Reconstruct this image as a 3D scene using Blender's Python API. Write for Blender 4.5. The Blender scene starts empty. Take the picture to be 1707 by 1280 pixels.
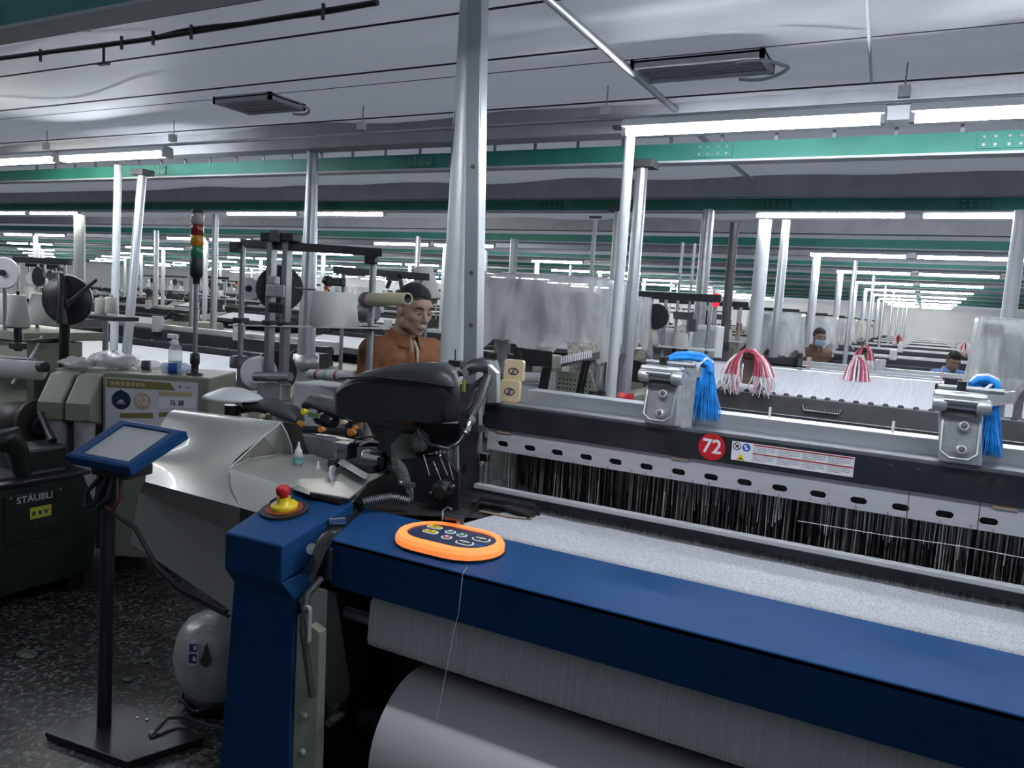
import bpy, bmesh, math, random
import numpy as np
from mathutils import Vector, Matrix

rng = random.Random(11)
C = bpy.context.scene.collection
S = bpy.context.scene

# ---------------------------------------------------------------- camera
cam = bpy.data.cameras.new('camera')
cam.sensor_fit = 'HORIZONTAL'; cam.sensor_width = 36.0
cam.lens = 1287.16 / 1707 * 36.0
cam.clip_start = 0.05; cam.clip_end = 300
camo = bpy.data.objects.new('camera', cam); C.objects.link(camo)
camo.matrix_world = Matrix(((0.88072453, -0.10410031, 0.462047, 0), (0.46960168, 0.06498494, -0.88048351, 0),
                            (0.06163251, 0.99244148, 0.10611951, 1.65), (0, 0, 0, 1)))
S.camera = camo
# ---------------------------------------------------------------- world, exposure
w = bpy.data.worlds.new('world'); S.world = w; w.use_nodes = True
w.node_tree.nodes['Background'].inputs[0].default_value = (0.80, 0.87, 1.0, 1)
w.node_tree.nodes['Background'].inputs[1].default_value = 0.72   # sky light added to brighten the ceiling, let in through its translucent film
S.view_settings.view_transform = 'Standard'; S.view_settings.look = 'None'
S.view_settings.exposure = 0.0; S.view_settings.gamma = 1; S.view_settings.use_curve_mapping = False
S.cycles.use_denoising = True
S.cycles.max_bounces = 7; S.cycles.diffuse_bounces = 4; S.cycles.glossy_bounces = 3; S.cycles.volume_bounces = 0
S.cycles.use_adaptive_sampling = True; S.cycles.adaptive_threshold = 0.03
S.cycles.transmission_bounces = 4; S.cycles.transparent_max_bounces = 12
S.cycles.sample_clamp_indirect = 4.0
TUBE = 90.0          # light of one fluorescent tube

# ---------------------------------------------------------------- materials
MATS = {}
def mat(name, col, rough=0.5, metal=0.0, var=0.12, scale=8.0, bump=0.0, bscale=60.0, alpha=1.0, emit=0.0, stretch=None, ecol=None, coat=0.0, trans=0.0):
    if name in MATS: return MATS[name]
    m = bpy.data.materials.new(name); m.use_nodes = True; nt = m.node_tree
    b = nt.nodes['Principled BSDF']
    b.inputs['Roughness'].default_value = rough; b.inputs['Metallic'].default_value = metal
    if coat: b.inputs['Coat Weight'].default_value = coat
    if trans: b.inputs['Transmission Weight'].default_value = trans
    tc = nt.nodes.new('ShaderNodeTexCoord'); mp = nt.nodes.new('ShaderNodeMapping')
    nt.links.new(tc.outputs['Object'], mp.inputs[0])
    if stretch: mp.inputs['Scale'].default_value = stretch
    n = nt.nodes.new('ShaderNodeTexNoise'); n.inputs['Scale'].default_value = scale; n.inputs['Detail'].default_value = 5
    nt.links.new(mp.outputs[0], n.inputs['Vector'])
    r = nt.nodes.new('ShaderNodeValToRGB')
    r.color_ramp.elements[0].position = 0.3; r.color_ramp.elements[1].position = 0.7
    r.color_ramp.elements[0].color = tuple(c * (1 - var) for c in col) + (1,)
    r.color_ramp.elements[1].color = tuple(min(1, c * (1 + var)) for c in col) + (1,)
    nt.links.new(n.outputs['Fac'], r.inputs[0]); nt.links.new(r.outputs[0], b.inputs['Base Color'])
    if bump:
        n2 = nt.nodes.new('ShaderNodeTexNoise'); n2.inputs['Scale'].default_value = bscale; n2.inputs['Detail'].default_value = 4
        nt.links.new(mp.outputs[0], n2.inputs['Vector'])
        bp = nt.nodes.new('ShaderNodeBump'); bp.inputs['Strength'].default_value = bump; bp.inputs['Distance'].default_value = 0.01
        nt.links.new(n2.outputs['Fac'], bp.inputs['Height']); nt.links.new(bp.outputs[0], b.inputs['Normal'])
    if alpha < 1: b.inputs['Alpha'].default_value = alpha
    if emit:
        b.inputs['Emission Color'].default_value = tuple(ecol or col) + (1,); b.inputs['Emission Strength'].default_value = emit
    MATS[name] = m
    return m

def streaks(name, c0, c1, scale, axis='X', rough=0.6, metal=0.0, bump=0.3, thr=(0.35, 0.65)):
    """fine threads running along one axis: noise squeezed hard across them"""
    if name in MATS: return MATS[name]
    m = mat(name, c0, rough, metal)
    nt = m.node_tree; b = nt.nodes['Principled BSDF']
    mp = [x for x in nt.nodes if x.type == 'MAPPING'][0]; n = [x for x in nt.nodes if x.type == 'TEX_NOISE'][0]
    r = [x for x in nt.nodes if x.type == 'VALTORGB'][0]
    mp.inputs['Scale'].default_value = {'X': (1, .03, .03), 'Y': (.03, 1, .03), 'Z': (.03, .03, 1), 'XY': (1, 1, .06), 'C': (1, .35, 1)}[axis]
    n.inputs['Scale'].default_value = scale; n.inputs['Detail'].default_value = 6
    r.color_ramp.elements[0].position = thr[0]; r.color_ramp.elements[1].position = thr[1]
    r.color_ramp.elements[0].color = c0 + (1,); r.color_ramp.elements[1].color = c1 + (1,)
    if bump:
        bp = nt.nodes.new('ShaderNodeBump'); bp.inputs['Strength'].default_value = bump; bp.inputs['Distance'].default_value = 0.002
        nt.links.new(n.outputs['Fac'], bp.inputs['Height']); nt.links.new(bp.outputs[0], b.inputs['Normal'])
    return m

M_blue = mat('blue_enamel', (0.011, 0.050, 0.145), 0.45, 0.0, 0.10, 5, 0.04, 300)
M_blue.node_tree.nodes['Principled BSDF'].inputs['Specular IOR Level'].default_value = 0.07
M_black = mat('black_plastic', (0.016, 0.016, 0.020), 0.42, 0, 0.25, 14, 0.05, 200)
M_blackgloss = mat('black_gloss', (0.012, 0.013, 0.016), 0.2, 0, 0.25, 14)
M_blackpaint = mat('black_paint', (0.022, 0.024, 0.030), 0.35, 0.2, 0.3, 9, 0.06, 120)
M_grease = mat('greasy_black_iron', (0.025, 0.026, 0.026), 0.5, 0.35, 0.5, 25, 0.4, 60)
M_alu = mat('brushed_aluminium', (0.58, 0.60, 0.64), 0.36, 0.75, 0.08, 30, 0.05, 90, stretch=(.1, 1, 1))
M_satin = mat('satin_aluminium', (0.56, 0.56, 0.60), 0.42, 0.3, 0.07, 30, 0.05, 90, stretch=(.1, 1, 1))
M_cast = mat('cast_aluminium', (0.50, 0.51, 0.53), 0.42, 0.7, 0.15, 22, 0.15, 150)
M_steel = mat('grey_steel', (0.33, 0.34, 0.36), 0.38, 0.8, 0.15, 18, 0.05, 80)
M_chrome = mat('bright_steel', (0.72, 0.73, 0.75), 0.16, 1.0, 0.05, 18)
M_galv = mat('galvanised_steel', (0.46, 0.48, 0.52), 0.34, 0.7, 0.12, 7, 0.05, 25, stretch=(1, 1, .15))
M_whitepaint = mat('white_painted_pole', (0.50, 0.52, 0.56), 0.45, 0.0, 0.08, 6)
M_greige = mat('greige_enamel', (0.36, 0.36, 0.335), 0.30, 0.0, 0.06, 4, 0.02, 200, coat=0.1)
M_greenpaint = mat('green_painted_steel', (0.030, 0.215, 0.17), 0.5, 0, 0.15, 4, 0.05, 40)
M_greenpaint2 = mat('green_painted_steel_light', (0.055, 0.28, 0.23), 0.5, 0, 0.15, 4, 0.05, 40)
M_olive = mat('olive_grey_enamel', (0.235, 0.25, 0.20), 0.42, 0, 0.1, 5, 0.03, 150)
M_greybeam = mat('grey_beam_paint', (0.36, 0.365, 0.40), 0.6, 0, 0.12, 5)
M_white = mat('white_plastic', (0.74, 0.75, 0.78), 0.45, 0, 0.04, 12)
M_yarn = mat('white_yarn', (0.66, 0.66, 0.62), 0.85, 0, 0.06, 40, 0.5, 140, stretch=(1, 1, 6))
M_paper = mat('white_paper', (0.62, 0.62, 0.68), 0.7, 0, 0.05, 9)
M_tube = mat('lit_tube', (1, 1, 1), 0.4, emit=TUBE, ecol=(0.88, 0.94, 1.0))
M_tubew = mat('lit_tube_warm', (1, 1, .96), 0.4, emit=TUBE, ecol=(1.0, 1.0, 0.86))
M_red = mat('red_plastic', (0.50, 0.012, 0.02), 0.4, 0, 0.08, 20)
M_yellow = mat('yellow_plastic', (0.72, 0.55, 0.01), 0.4, 0, 0.06, 20)
M_orangeglow = mat('lit_orange_ring', (0.9, 0.24, 0.06), 0.5, 0, 0.05, 8, emit=0.95, ecol=(1.0, 0.24, 0.055))
M_orange = mat('orange_plastic', (0.60, 0.22, 0.03), 0.45, 0, 0.1, 20)
M_green = mat('green_plastic', (0.02, 0.22, 0.08), 0.4, 0, 0.1, 20)
M_pearred = mat('dull_red_plastic', (0.33, 0.03, 0.03), 0.5, 0, 0.1, 20)
M_navy = mat('navy_print', (0.015, 0.028, 0.07), 0.45, 0, 0.05, 20)
M_gold = mat('beige_gold_plate', (0.66, 0.52, 0.33), 0.38, 0.25, 0.05, 20)
M_goldprint = mat('olive_gold_print', (0.22, 0.18, 0.075), 0.6, 0, 0.1, 20)
M_tan = mat('tan_print', (0.50, 0.40, 0.25), 0.6, 0, 0.06, 20)
M_screen = mat('pale_screen', (0.40, 0.41, 0.41), 0.28, 0, 0.03, 3)
M_bluethread = mat('blue_thread', (0.008, 0.27, 0.85), 0.6, 0, 0.35, 30)
M_redthread = mat('red_thread', (0.42, 0.06, 0.10), 0.8, 0, 0.3, 30)
M_whitethread = mat('white_thread', (0.75, 0.72, 0.75), 0.7, 0, 0.15, 30)
M_pinkthread = mat('pink_thread', (0.70, 0.42, 0.47), 0.7, 0, 0.25, 30)
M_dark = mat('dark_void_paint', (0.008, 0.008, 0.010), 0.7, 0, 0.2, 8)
M_darkgrey = mat('dark_grey_paint', (0.07, 0.07, 0.075), 0.5, 0.1, 0.2, 8, 0.05, 80)
M_brown = mat('brown_cardboard', (0.30, 0.22, 0.16), 0.8, 0, 0.12, 12)
M_pinkwood = mat('pinkish_wood_post', (0.42, 0.30, 0.28), 0.7, 0, 0.12, 12)
M_lint = mat('grey_green_lint', (0.16, 0.19, 0.165), 0.95, 0, 0.4, 30, 0.9, 90)
M_dobby = mat('dark_green_black_enamel', (0.012, 0.020, 0.018), 0.38, 0, 0.25, 8, 0.05, 100)
M_cloth = streaks('woven_white_cloth', (0.30, 0.31, 0.34), (0.50, 0.51, 0.54), 240, 'C', 0.9, 0, 0.25, (.3, .7))
M_clothlow = streaks('woven_white_cloth_hanging', (0.44, 0.44, 0.45), (0.62, 0.62, 0.63), 160, 'X', 0.85, 0, 0.2, (.25, .75))
M_roll = mat('smooth_white_cloth_roll', (0.62, 0.61, 0.61), 0.42, 0, 0.03, 3, 0.05, 60)
M_warp = streaks('white_warp_threads', (0.50, 0.51, 0.56), (0.68, 0.68, 0.74), 200, 'X', 0.8, 0, 0.2, (.3, .7))
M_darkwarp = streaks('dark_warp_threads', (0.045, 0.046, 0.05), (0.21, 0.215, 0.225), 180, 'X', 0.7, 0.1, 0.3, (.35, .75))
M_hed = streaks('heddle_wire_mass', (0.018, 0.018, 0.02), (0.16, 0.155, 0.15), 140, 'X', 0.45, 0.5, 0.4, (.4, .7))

# ---------------------------------------------------------------- mesh builder
ORG = {}
class MB:
    def __init__(s): s.v = []; s.f = []; s.s = []
    def add(s, vs, fs, smooth=False):
        o = len(s.v); s.v += [tuple(map(float, p)) for p in vs]
        for f in fs: s.f.append(tuple(i + o for i in f)); s.s.append(smooth)
        return s
    def hexa(s, p):   # 4 bottom corners ccw, 4 top corners ccw
        return s.add(p, [(3, 2, 1, 0), (4, 5, 6, 7), (0, 1, 5, 4), (1, 2, 6, 5), (2, 3, 7, 6), (3, 0, 4, 7)])
    def box(s, c, d, rot=None):
        x, y, z = [k / 2 for k in d]
        p = [(-x, -y, -z), (x, -y, -z), (x, y, -z), (-x, y, -z), (-x, -y, z), (x, -y, z), (x, y, z), (-x, y, z)]
        if rot is not None: p = [tuple(rot @ Vector(q)) for q in p]
        return s.hexa([(q[0] + c[0], q[1] + c[1], q[2] + c[2]) for q in p])
    def span(s, a, b):
        return s.box([(a[i] + b[i]) / 2 for i in range(3)], [abs(b[i] - a[i]) for i in range(3)])
    def tube(s, pts, r, n=8, caps=True, smooth=True):
        pts = [Vector(p) for p in pts]; rs = r if isinstance(r, (list, tuple)) else [r] * len(pts)
        rings = []; up = None
        for i, p in enumerate(pts):
            d = (pts[min(i + 1, len(pts) - 1)] - pts[max(i - 1, 0)]).normalized()
            if up is None: up = Vector((0, 0, 1)) if abs(d.z) < .9 else Vector((1, 0, 0))
            a = d.cross(up).normalized(); b = a.cross(d).normalized(); up = b
            rings.append([tuple(p + rs[i] * (math.cos(t) * a + math.sin(t) * b)) for t in [2 * math.pi * k / n for k in range(n)]])
        return s.loft(rings, caps=caps, smooth=smooth)
    def loft(s, rings, closed=True, caps=True, smooth=True):
        n = len(rings[0]); vs = [p for r in rings for p in r]; fs = []
        for i in range(len(rings) - 1):
            for k in range(n if closed else n - 1):
                k2 = (k + 1) % n
                fs.append((i * n + k, i * n + k2, (i + 1) * n + k2, (i + 1) * n + k))
        s.add(vs, fs, smooth)
        if caps and closed:
            s.add(rings[0], [tuple(reversed(range(n)))]); s.add(rings[-1], [tuple(range(n))])
        return s
    def lathe(s, prof, c=(0, 0, 0), axis=(0, 0, 1), n=16, caps=True, smooth=True):
        ax = Vector(axis).normalized(); a = ax.orthogonal().normalized(); b = ax.cross(a); c = Vector(c)
        return s.loft([[tuple(c + ax * h + r * (math.cos(2 * math.pi * k / n) * a + math.sin(2 * math.pi * k / n) * b)) for k in range(n)] for r, h in prof], caps=caps, smooth=smooth)
    def cyl(s, a, b, r, n=12, r2=None, smooth=True):
        return s.tube([a, b], [r, r2 if r2 is not None else r], n, True, smooth)
    def ball(s, c, r, n=10, m=7, smooth=True):
        rr = r if isinstance(r, (tuple, list)) else (r, r, r); rings = []
        for i in range(m + 1):
            t = math.pi * (i / m); t = min(max(t, .03), math.pi - .03)
            rings.append([(c[0] + rr[0] * math.sin(t) * math.cos(2 * math.pi * k / n), c[1] + rr[1] * math.sin(t) * math.sin(2 * math.pi * k / n), c[2] - rr[2] * math.cos(t)) for k in range(n)])
        return s.loft(rings, smooth=smooth)
    def prism(s, poly, d, off=None):   # 3D polygon extruded by vector d
        p = [Vector(q) for q in poly]; d = Vector(d); n = len(p)
        s.add([tuple(q) for q in p] + [tuple(q + d) for q in p],
              [tuple(reversed(range(n))), tuple(range(n, 2 * n))] + [(k, (k + 1) % n, n + (k + 1) % n, n + k) for k in range(n)])
        return s
    def build(s, name, m, parent=None, kind=None, bevel=0.0, seg=2, flip=True):
        me = bpy.data.meshes.new(name)
        off = ORG.get(parent.name, (0, 0, 0)) if parent else (0, 0, 0)
        me.from_pydata([(p[0] - off[0], p[1] - off[1], p[2] - off[2]) for p in s.v], [], s.f)
        me.polygons.foreach_set('use_smooth', s.s)
        if flip:
            bm = bmesh.new(); bm.from_mesh(me); bmesh.ops.recalc_face_normals(bm, faces=bm.faces); bm.to_mesh(me); bm.free()
        me.materials.append(m); me.update()
        o = bpy.data.objects.new(name, me); C.objects.link(o)
        if parent: o.parent = parent; ORG[o.name] = off
        if kind: o['kind'] = kind
        if bevel:
            b = o.modifiers.new('bevel', 'BEVEL'); b.width = bevel; b.segments = seg; b.limit_method = 'ANGLE'; b.angle_limit = math.radians(40)
        return o

def thing(name, label, cat, loc=(0, 0, 0), group=None):
    o = bpy.data.objects.new(name, None); o.empty_display_size = .1; C.objects.link(o)
    o.location = loc; ORG[o.name] = tuple(loc); tag(o, label, cat, group); return o
def tag(o, label, cat, group=None):
    o['label'] = label; o['category'] = cat
    if group: o['group'] = group
    return o
def solo(name, mb, m, label, cat, group=None, loc=None, **k):
    """a thing that is one mesh; its origin is put at loc"""
    o = mb.build(name, m, **k)
    if loc:
        o.data.transform(Matrix.Translation([-c for c in loc])); o.location = loc
    return tag(o, label, cat, group)
def dup(root, loc, label, group=None, rotz=None):
    r = root.copy(); C.objects.link(r); r.location = loc; r['label'] = label
    if rotz is not None: r.rotation_euler = (0, 0, rotz)
    if group: r['group'] = group
    for ch in KIDS(root):
        c = ch.copy(); C.objects.link(c); c.parent = r
        for g in KIDS(ch):
            d = g.copy(); C.objects.link(d); d.parent = c
    return r
_kids = {}
def KIDS(o):
    if o.name not in _kids: _kids[o.name] = list(o.children)
    return _kids[o.name]
def struct(o): o['kind'] = 'structure'; return o

def stadium(w, h, n=6):
    """2D outline of a rounded bar, w x h"""
    r = h / 2; c = w / 2 - r; out = []
    for k in range(n + 1): a = -math.pi / 2 + math.pi * k / n; out.append((c + r * math.cos(a), r * math.sin(a)))
    for k in range(n + 1): a = math.pi / 2 + math.pi * k / n; out.append((-c + r * math.cos(a), r * math.sin(a)))
    return out
def rrect(w, h, r, n=4):
    out = []
    for cx, cy, a0 in ((w/2-r, -h/2+r, -90), (w/2-r, h/2-r, 0), (-w/2+r, h/2-r, 90), (-w/2+r, -h/2+r, 180)):
        for k in range(n + 1):
            a = math.radians(a0 + 90 * k / n); out.append((cx + r * math.cos(a), cy + r * math.sin(a)))
    return out
class PL:
    """a plane with origin o and axes u, v (metres); n = u x v"""
    def __init__(s, o, u, v):
        s.o = Vector(o); s.u = Vector(u).normalized(); v = Vector(v); s.v = (v - s.u * v.dot(s.u)).normalized(); s.n = s.u.cross(s.v)
    def p(s, a, b, c=0): return tuple(s.o + s.u * a + s.v * b + s.n * c)
    def poly(s, pts, a=0, b=0, c=0): return [s.p(a + x, b + y, c) for x, y in pts]
    def slab(s, mb, pts, a=0, b=0, c0=0, c1=.001):
        return mb.prism(s.poly(pts, a, b, c0), s.n * (c1 - c0))
    def rect(s, mb, a0, b0, a1, b1, c0=0, c1=.001):
        return s.slab(mb, [(a0, b0), (a1, b0), (a1, b1), (a0, b1)], 0, 0, c0, c1)
def circ(r, n=20): return [(r * math.cos(2 * math.pi * k / n), r * math.sin(2 * math.pi * k / n)) for k in range(n)]
def text_mb(string, size, plane, a, b, c, depth=.0006, bold=0.0):
    """lettering as flat mesh on a plane, centred at (a, b)"""
    cu = bpy.data.curves.new('lettering', 'FONT'); cu.body = string; cu.size = size; cu.align_x = 'CENTER'; cu.align_y = 'CENTER'
    cu.extrude = depth; cu.resolution_u = 3; cu.offset = bold
    o = bpy.data.objects.new('lettering', cu); C.objects.link(o)
    me = bpy.data.meshes.new_from_object(o.evaluated_get(bpy.context.evaluated_depsgraph_get()))
    mb = MB(); mb.add([plane.p(a + v.co.x, b + v.co.y, c + v.co.z) for v in me.vertices], [tuple(p.vertices) for p in me.polygons])
    bpy.data.objects.remove(o); bpy.data.curves.remove(cu); bpy.data.meshes.remove(me)
    return mb
ORDINAL = ['front', 'second', 'third', 'fourth', 'fifth', 'sixth', 'seventh', 'eighth', 'ninth', 'tenth', 'eleventh', 'twelfth', 'thirteenth']

# ================================================================ the room
ZC = 2.78
X0, X1, Y0, Y1 = -52.0, 9.0, -7.0, 44.0
def floor_mat():
    m = mat('terrazzo_floor', (0.05, 0.05, 0.05), 0.42, 0, 0.35, 1.3, 0.05, 120)
    nt = m.node_tree; b = nt.nodes['Principled BSDF']; r = [x for x in nt.nodes if x.type == 'VALTORGB'][0]
    mp = [x for x in nt.nodes if x.type == 'MAPPING'][0]
    v = nt.nodes.new('ShaderNodeTexVoronoi'); v.inputs['Scale'].default_value = 75
    nt.links.new(mp.outputs[0], v.inputs['Vector'])
    r2 = nt.nodes.new('ShaderNodeValToRGB'); r2.color_ramp.interpolation = 'CONSTANT'
    e = r2.color_ramp.elements; e[0].color = (.035, .035, .036, 1); e[1].position = .5; e[1].color = (.10, .10, .10, 1)
    x = e.new(.75); x.color = (.26, .26, .25, 1)
    nt.links.new(v.outputs['Color'], r2.inputs[0])
    mx = nt.nodes.new('ShaderNodeMixRGB'); mx.blend_type = 'MULTIPLY'; mx.inputs[0].default_value = .8
    r.color_ramp.elements[0].color = (.28, .28, .28, 1); r.color_ramp.elements[1].color = (.85, .85, .85, 1)
    nt.links.new(r2.outputs[0], mx.inputs[1]); nt.links.new(r.outputs[0], mx.inputs[2]); nt.links.new(mx.outputs[0], b.inputs['Base Color'])
    return m
M_ceil = mat('grey_white_tarp_ceiling', (0.66, 0.67, 0.70), 0.55, 0, 0.06, 0.6, 0.1, 6, stretch=(.5, 1.6, 1))
def film():
    nt = M_ceil.node_tree; out = nt.nodes['Material Output']; b = nt.nodes['Principled BSDF']
    tr = nt.nodes.new('ShaderNodeBsdfTranslucent'); mx = nt.nodes.new('ShaderNodeMixShader'); mx.inputs[0].default_value = .30  # translucence added so that outside sky light evens out the ceiling
    tr.inputs[0].default_value = (.78, .80, .84, 1)
    nt.links.new(b.outputs[0], mx.inputs[1]); nt.links.new(tr.outputs[0], mx.inputs[2]); nt.links.new(mx.outputs[0], out.inputs[0])
film()
M_wall = mat('white_painted_wall', (0.84, 0.85, 0.86), 0.7, 0, 0.06, 0.7)
struct(MB().span((X0, Y0, -.1), (X1, Y1, 0)).build('floor', floor_mat()))
for nm, a, b in (('wall_left', (X0 - .2, Y0, 0), (X0, Y1, 3)), ('wall_right', (X1, Y0, 0), (X1 + .2, Y1, 3)),
                 ('wall_back', (X0, Y1, 0), (X1, Y1 + .2, 3)), ('wall_front', (X0, Y0 - .2, 0), (X1, Y0, 3))):
    struct(MB().span(a, b).build(nm, M_wall if nm != 'wall_front' else mat('grey_painted_wall', (.22, .225, .24), .7)))
# ceiling of stretched tarpaulin, sagging a little between its wires
def ceiling():
    xs = np.concatenate([np.arange(X0, -9, 1.0), np.arange(-9, 2.5, .12), np.arange(2.5, X1 + .1, 1.0)])
    ys = np.concatenate([np.arange(Y0, 1, 1.0), np.arange(1, 7.2, .07), np.arange(7.2, Y1 + .1, .6)])
    XX, YY = np.meshgrid(xs, ys)
    near = np.clip((9 - np.hypot(XX + 2, YY - 3.5)) / 3, 0, 1)
    fold = np.sin(XX * 3.1 + 2.2 * np.sin(YY * 1.7)) * np.sin(YY * 2.4 + XX * .6)
    fine = np.exp(-((XX + 1.35) / .8) ** 2) * np.sin(YY * 19 + 3 * np.sin(XX * 2.3) + XX * 5) * .6
    ZZ = ZC + .022 * near + .024 * near * (fold + fine) + .002 * np.sin(XX * 9 + YY * 23) * near
    n = len(xs); v = np.stack([XX, YY, ZZ], -1).reshape(-1, 3)
    f = [(j * n + i, j * n + i + 1, (j + 1) * n + i + 1, (j + 1) * n + i) for j in range(len(ys) - 1) for i in range(n - 1)]
    mb = MB(); mb.add(v, f, True)
    return struct(mb.build('ceiling', M_ceil, flip=False))
ceiling()

# grey beams and green beams crossing the hall
GREY = [4.28, 6.72, 9.6, 12.9, 16.4, 19.9, 23.4, 27, 30.6, 34.2, 37.8]
for k, y in enumerate(GREY):
    solo('grey_ceiling_beam', MB().span((X0, y, 2.645), (X1, y + .16, ZC + .06)), M_greybeam,
         f'long grey beam flush under the tarpaulin ceiling, {ORDINAL[k]} of its kind going back', 'beam', 'grey beams under the ceiling', loc=(X0, y, 2.645))
GREENB = [1.74, 4.66, 6.92, 10.3, 13.6, 17.1, 20.6, 24.1, 27.7, 31.3, 34.9]
for k, y in enumerate(GREENB):
    lab = ('green painted steel beam close overhead in the top left corner of the picture' if k == 0 else
           'green painted steel beam with a pale lower lip, %s one back from the lamps' % ORDINAL[k])
    t = thing('green_roof_beam', lab, 'beam', (-4, y, 2.55), 'green beams across the hall')
    MB().span((X0, y, 2.553), (X1, y + .05, 2.76 if k == 0 else 2.655 if k < 4 else 2.615)).build('web', M_greenpaint if k % 2 else M_greenpaint2, t)
    MB().span((X0, y - .012, 2.540), (X1, y + .10, 2.553)).build('lower_flange', M_whitepaint, t)
    if k < 3:
        for x in (-6.1, -3.3, -1.2, .25):
            p = MB().box((x, y - .006, 2.605), (.22, .012, .075)).build('splice_plate', M_greenpaint, t)
            mb = MB()
            for dx in (-.08, -.03, .03, .08):
                for dz in (-.02, .02): mb.cyl((x + dx, y - .012, 2.605 + dz), (x + dx, y - .02, 2.605 + dz), .008, 6)
            mb.build('bolt_heads', M_steel, p)
        mb = MB()
        for i in range(30):
            x = -8 + i * .31
            mb.span((x, y + .05, 2.655), (x + .02, y + .06, ZC))
        mb.build('hanger_wires', M_steel, t, kind='stuff')
t = thing('dark_gap_box', 'dark box standing in for the shaded channel tucked behind the nearest green beam, top left', 'gap', (-4, 1.85, 2.6))
MB().span((X0, 1.86, 2.60), (-1.9, 1.97, 2.70)).build('gap_shade', M_darkgrey, t)  # dark box put in for the shade of the gap behind the beam
MB().box((-3.05, 1.84, 2.585), (.30, .09, .02), Matrix.Rotation(.35, 3, 'Z')).build('bracket', M_steel, t)
# tarp wires, pipe, diagonal conduit
for k, (y, x0, x1) in enumerate(((2.665, -9, 2.5), (3.22, -9, -1.33), (4.04, -9, 2.5), (3.40, -9, 2.5))):
    solo('ceiling_wire', MB().tube([(x0, y, ZC - .018), ((x0 + x1) / 2, y, ZC - .022), (x1, y, ZC - .018)], .0045 if k != 3 else .002, 6), M_black,
         'thin dark wire stretched under the tarpaulin, %s from the camera' % ('nearest', 'second', 'fourth', 'third and faintest')[k], 'wire', 'wires under the tarpaulin', loc=(0, y, ZC - .02))
t = thing('cable_pipe', 'black pipe with a bundled cable and a hanging hook under the ceiling at upper left', 'pipe', (-4, 2.42, 2.74))
MB().tube([(-7, 2.40, 2.742), (-4.4, 2.40, 2.742), (-3.3, 2.425, 2.735), (-1.95, 2.43, 2.742)], .012, 8).build('pipe', M_black, t)
MB().tube([(x, 2.425 + .012 * math.sin(x * 5), 2.752 - .018 * abs(math.sin(x * 2.1))) for x in np.arange(-4.6, -1.95, .12)], .005, 6).build('cable', M_darkgrey, t)
MB().tube([(-3.55, 2.41, 2.735), (-3.55, 2.41, 2.65)], .007, 6).box((-3.55, 2.41, 2.647), (.07, .02, .012)).build('hook', M_black, t)
for x in (-4.05, -3.42, -3.2, -2.95, -2.2): MB().cyl((x, 2.41, 2.70), (x, 2.41, 2.76), .008, 6).build('tie', M_darkgrey, t)
solo('ceiling_conduit', MB().tube([(-1.33, 2.55, 2.752), (-1.33, 4.27, 2.752)], .018, 8), M_galv, 'grey conduit pipe running away under the ceiling, right of the tall near column', 'pipe', loc=(-1.33, 3.4, 2.75))
solo('ceiling_conduit', MB().tube([(-1.36, 4.75, 2.752), (-1.36, 6.7, 2.752)], .016, 8), M_galv, 'short grey conduit behind the second green beam, above the far right lamps', 'pipe', loc=(-1.36, 5.6, 2.75))
solo('ceiling_conduit', MB().tube([(-.28, 2.75, 2.757), (-.33, 4.0, 2.757)], .007, 6), M_white, 'thin white cable pipe on the ceiling, upper right', 'pipe', loc=(-.3, 3.4, 2.757))
# dirty ventilation openings in the tarp
M_steelgrey = mat('dusty_grey_slats', (.60, .60, .63), .6, 0, .25, 20)
def vent(label, x, y, lx, ly):
    t = thing('ceiling_vent', label, 'vent', (x, y, ZC - .03), 'ventilation openings in the tarpaulin')
    mb = MB(); z = ZC - .018
    for a, b in (((x - lx, y - ly), (x + lx, y - ly + .02)), ((x - lx, y + ly - .02), (x + lx, y + ly)), ((x - lx, y - ly), (x - lx + .02, y + ly)), ((x + lx - .02, y - ly), (x + lx, y + ly))):
        mb.span((a[0], a[1], z - .012), (b[0], b[1], z + .03))
    mb.build('frame', M_ceil, t)
    MB().span((x - lx, y - ly, z + .012), (x + lx, y + ly, z + .02)).build('grille_back', M_ceil, t)
    n = 7
    for k in range(n):
        yy = y - ly + .03 + (2 * ly - .06) * k / (n - 1)
        MB().box((x, yy, z), (2 * lx - .04, .022, .004), Matrix.Rotation(.5, 3, 'X')).build('slat', M_ceil if k % 3 else M_steelgrey, t)
    MB().tube([(x + lx * 1.25 * math.cos(a) , y + .3 * ly + ly * math.sin(a * 1.7), z - .012 + .008 * math.sin(a * 5)) for a in np.linspace(-1.1, 1.2, 14)], .008, 6).build('torn_strip', M_ceil, t)
vent('small dirty ceiling vent with torn edges, left of the tall near column', -3.78, 3.60, .24, .15)
vent('larger dirty ceiling vent with hanging shreds, upper right', -1.02, 3.62, .30, .13)

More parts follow.
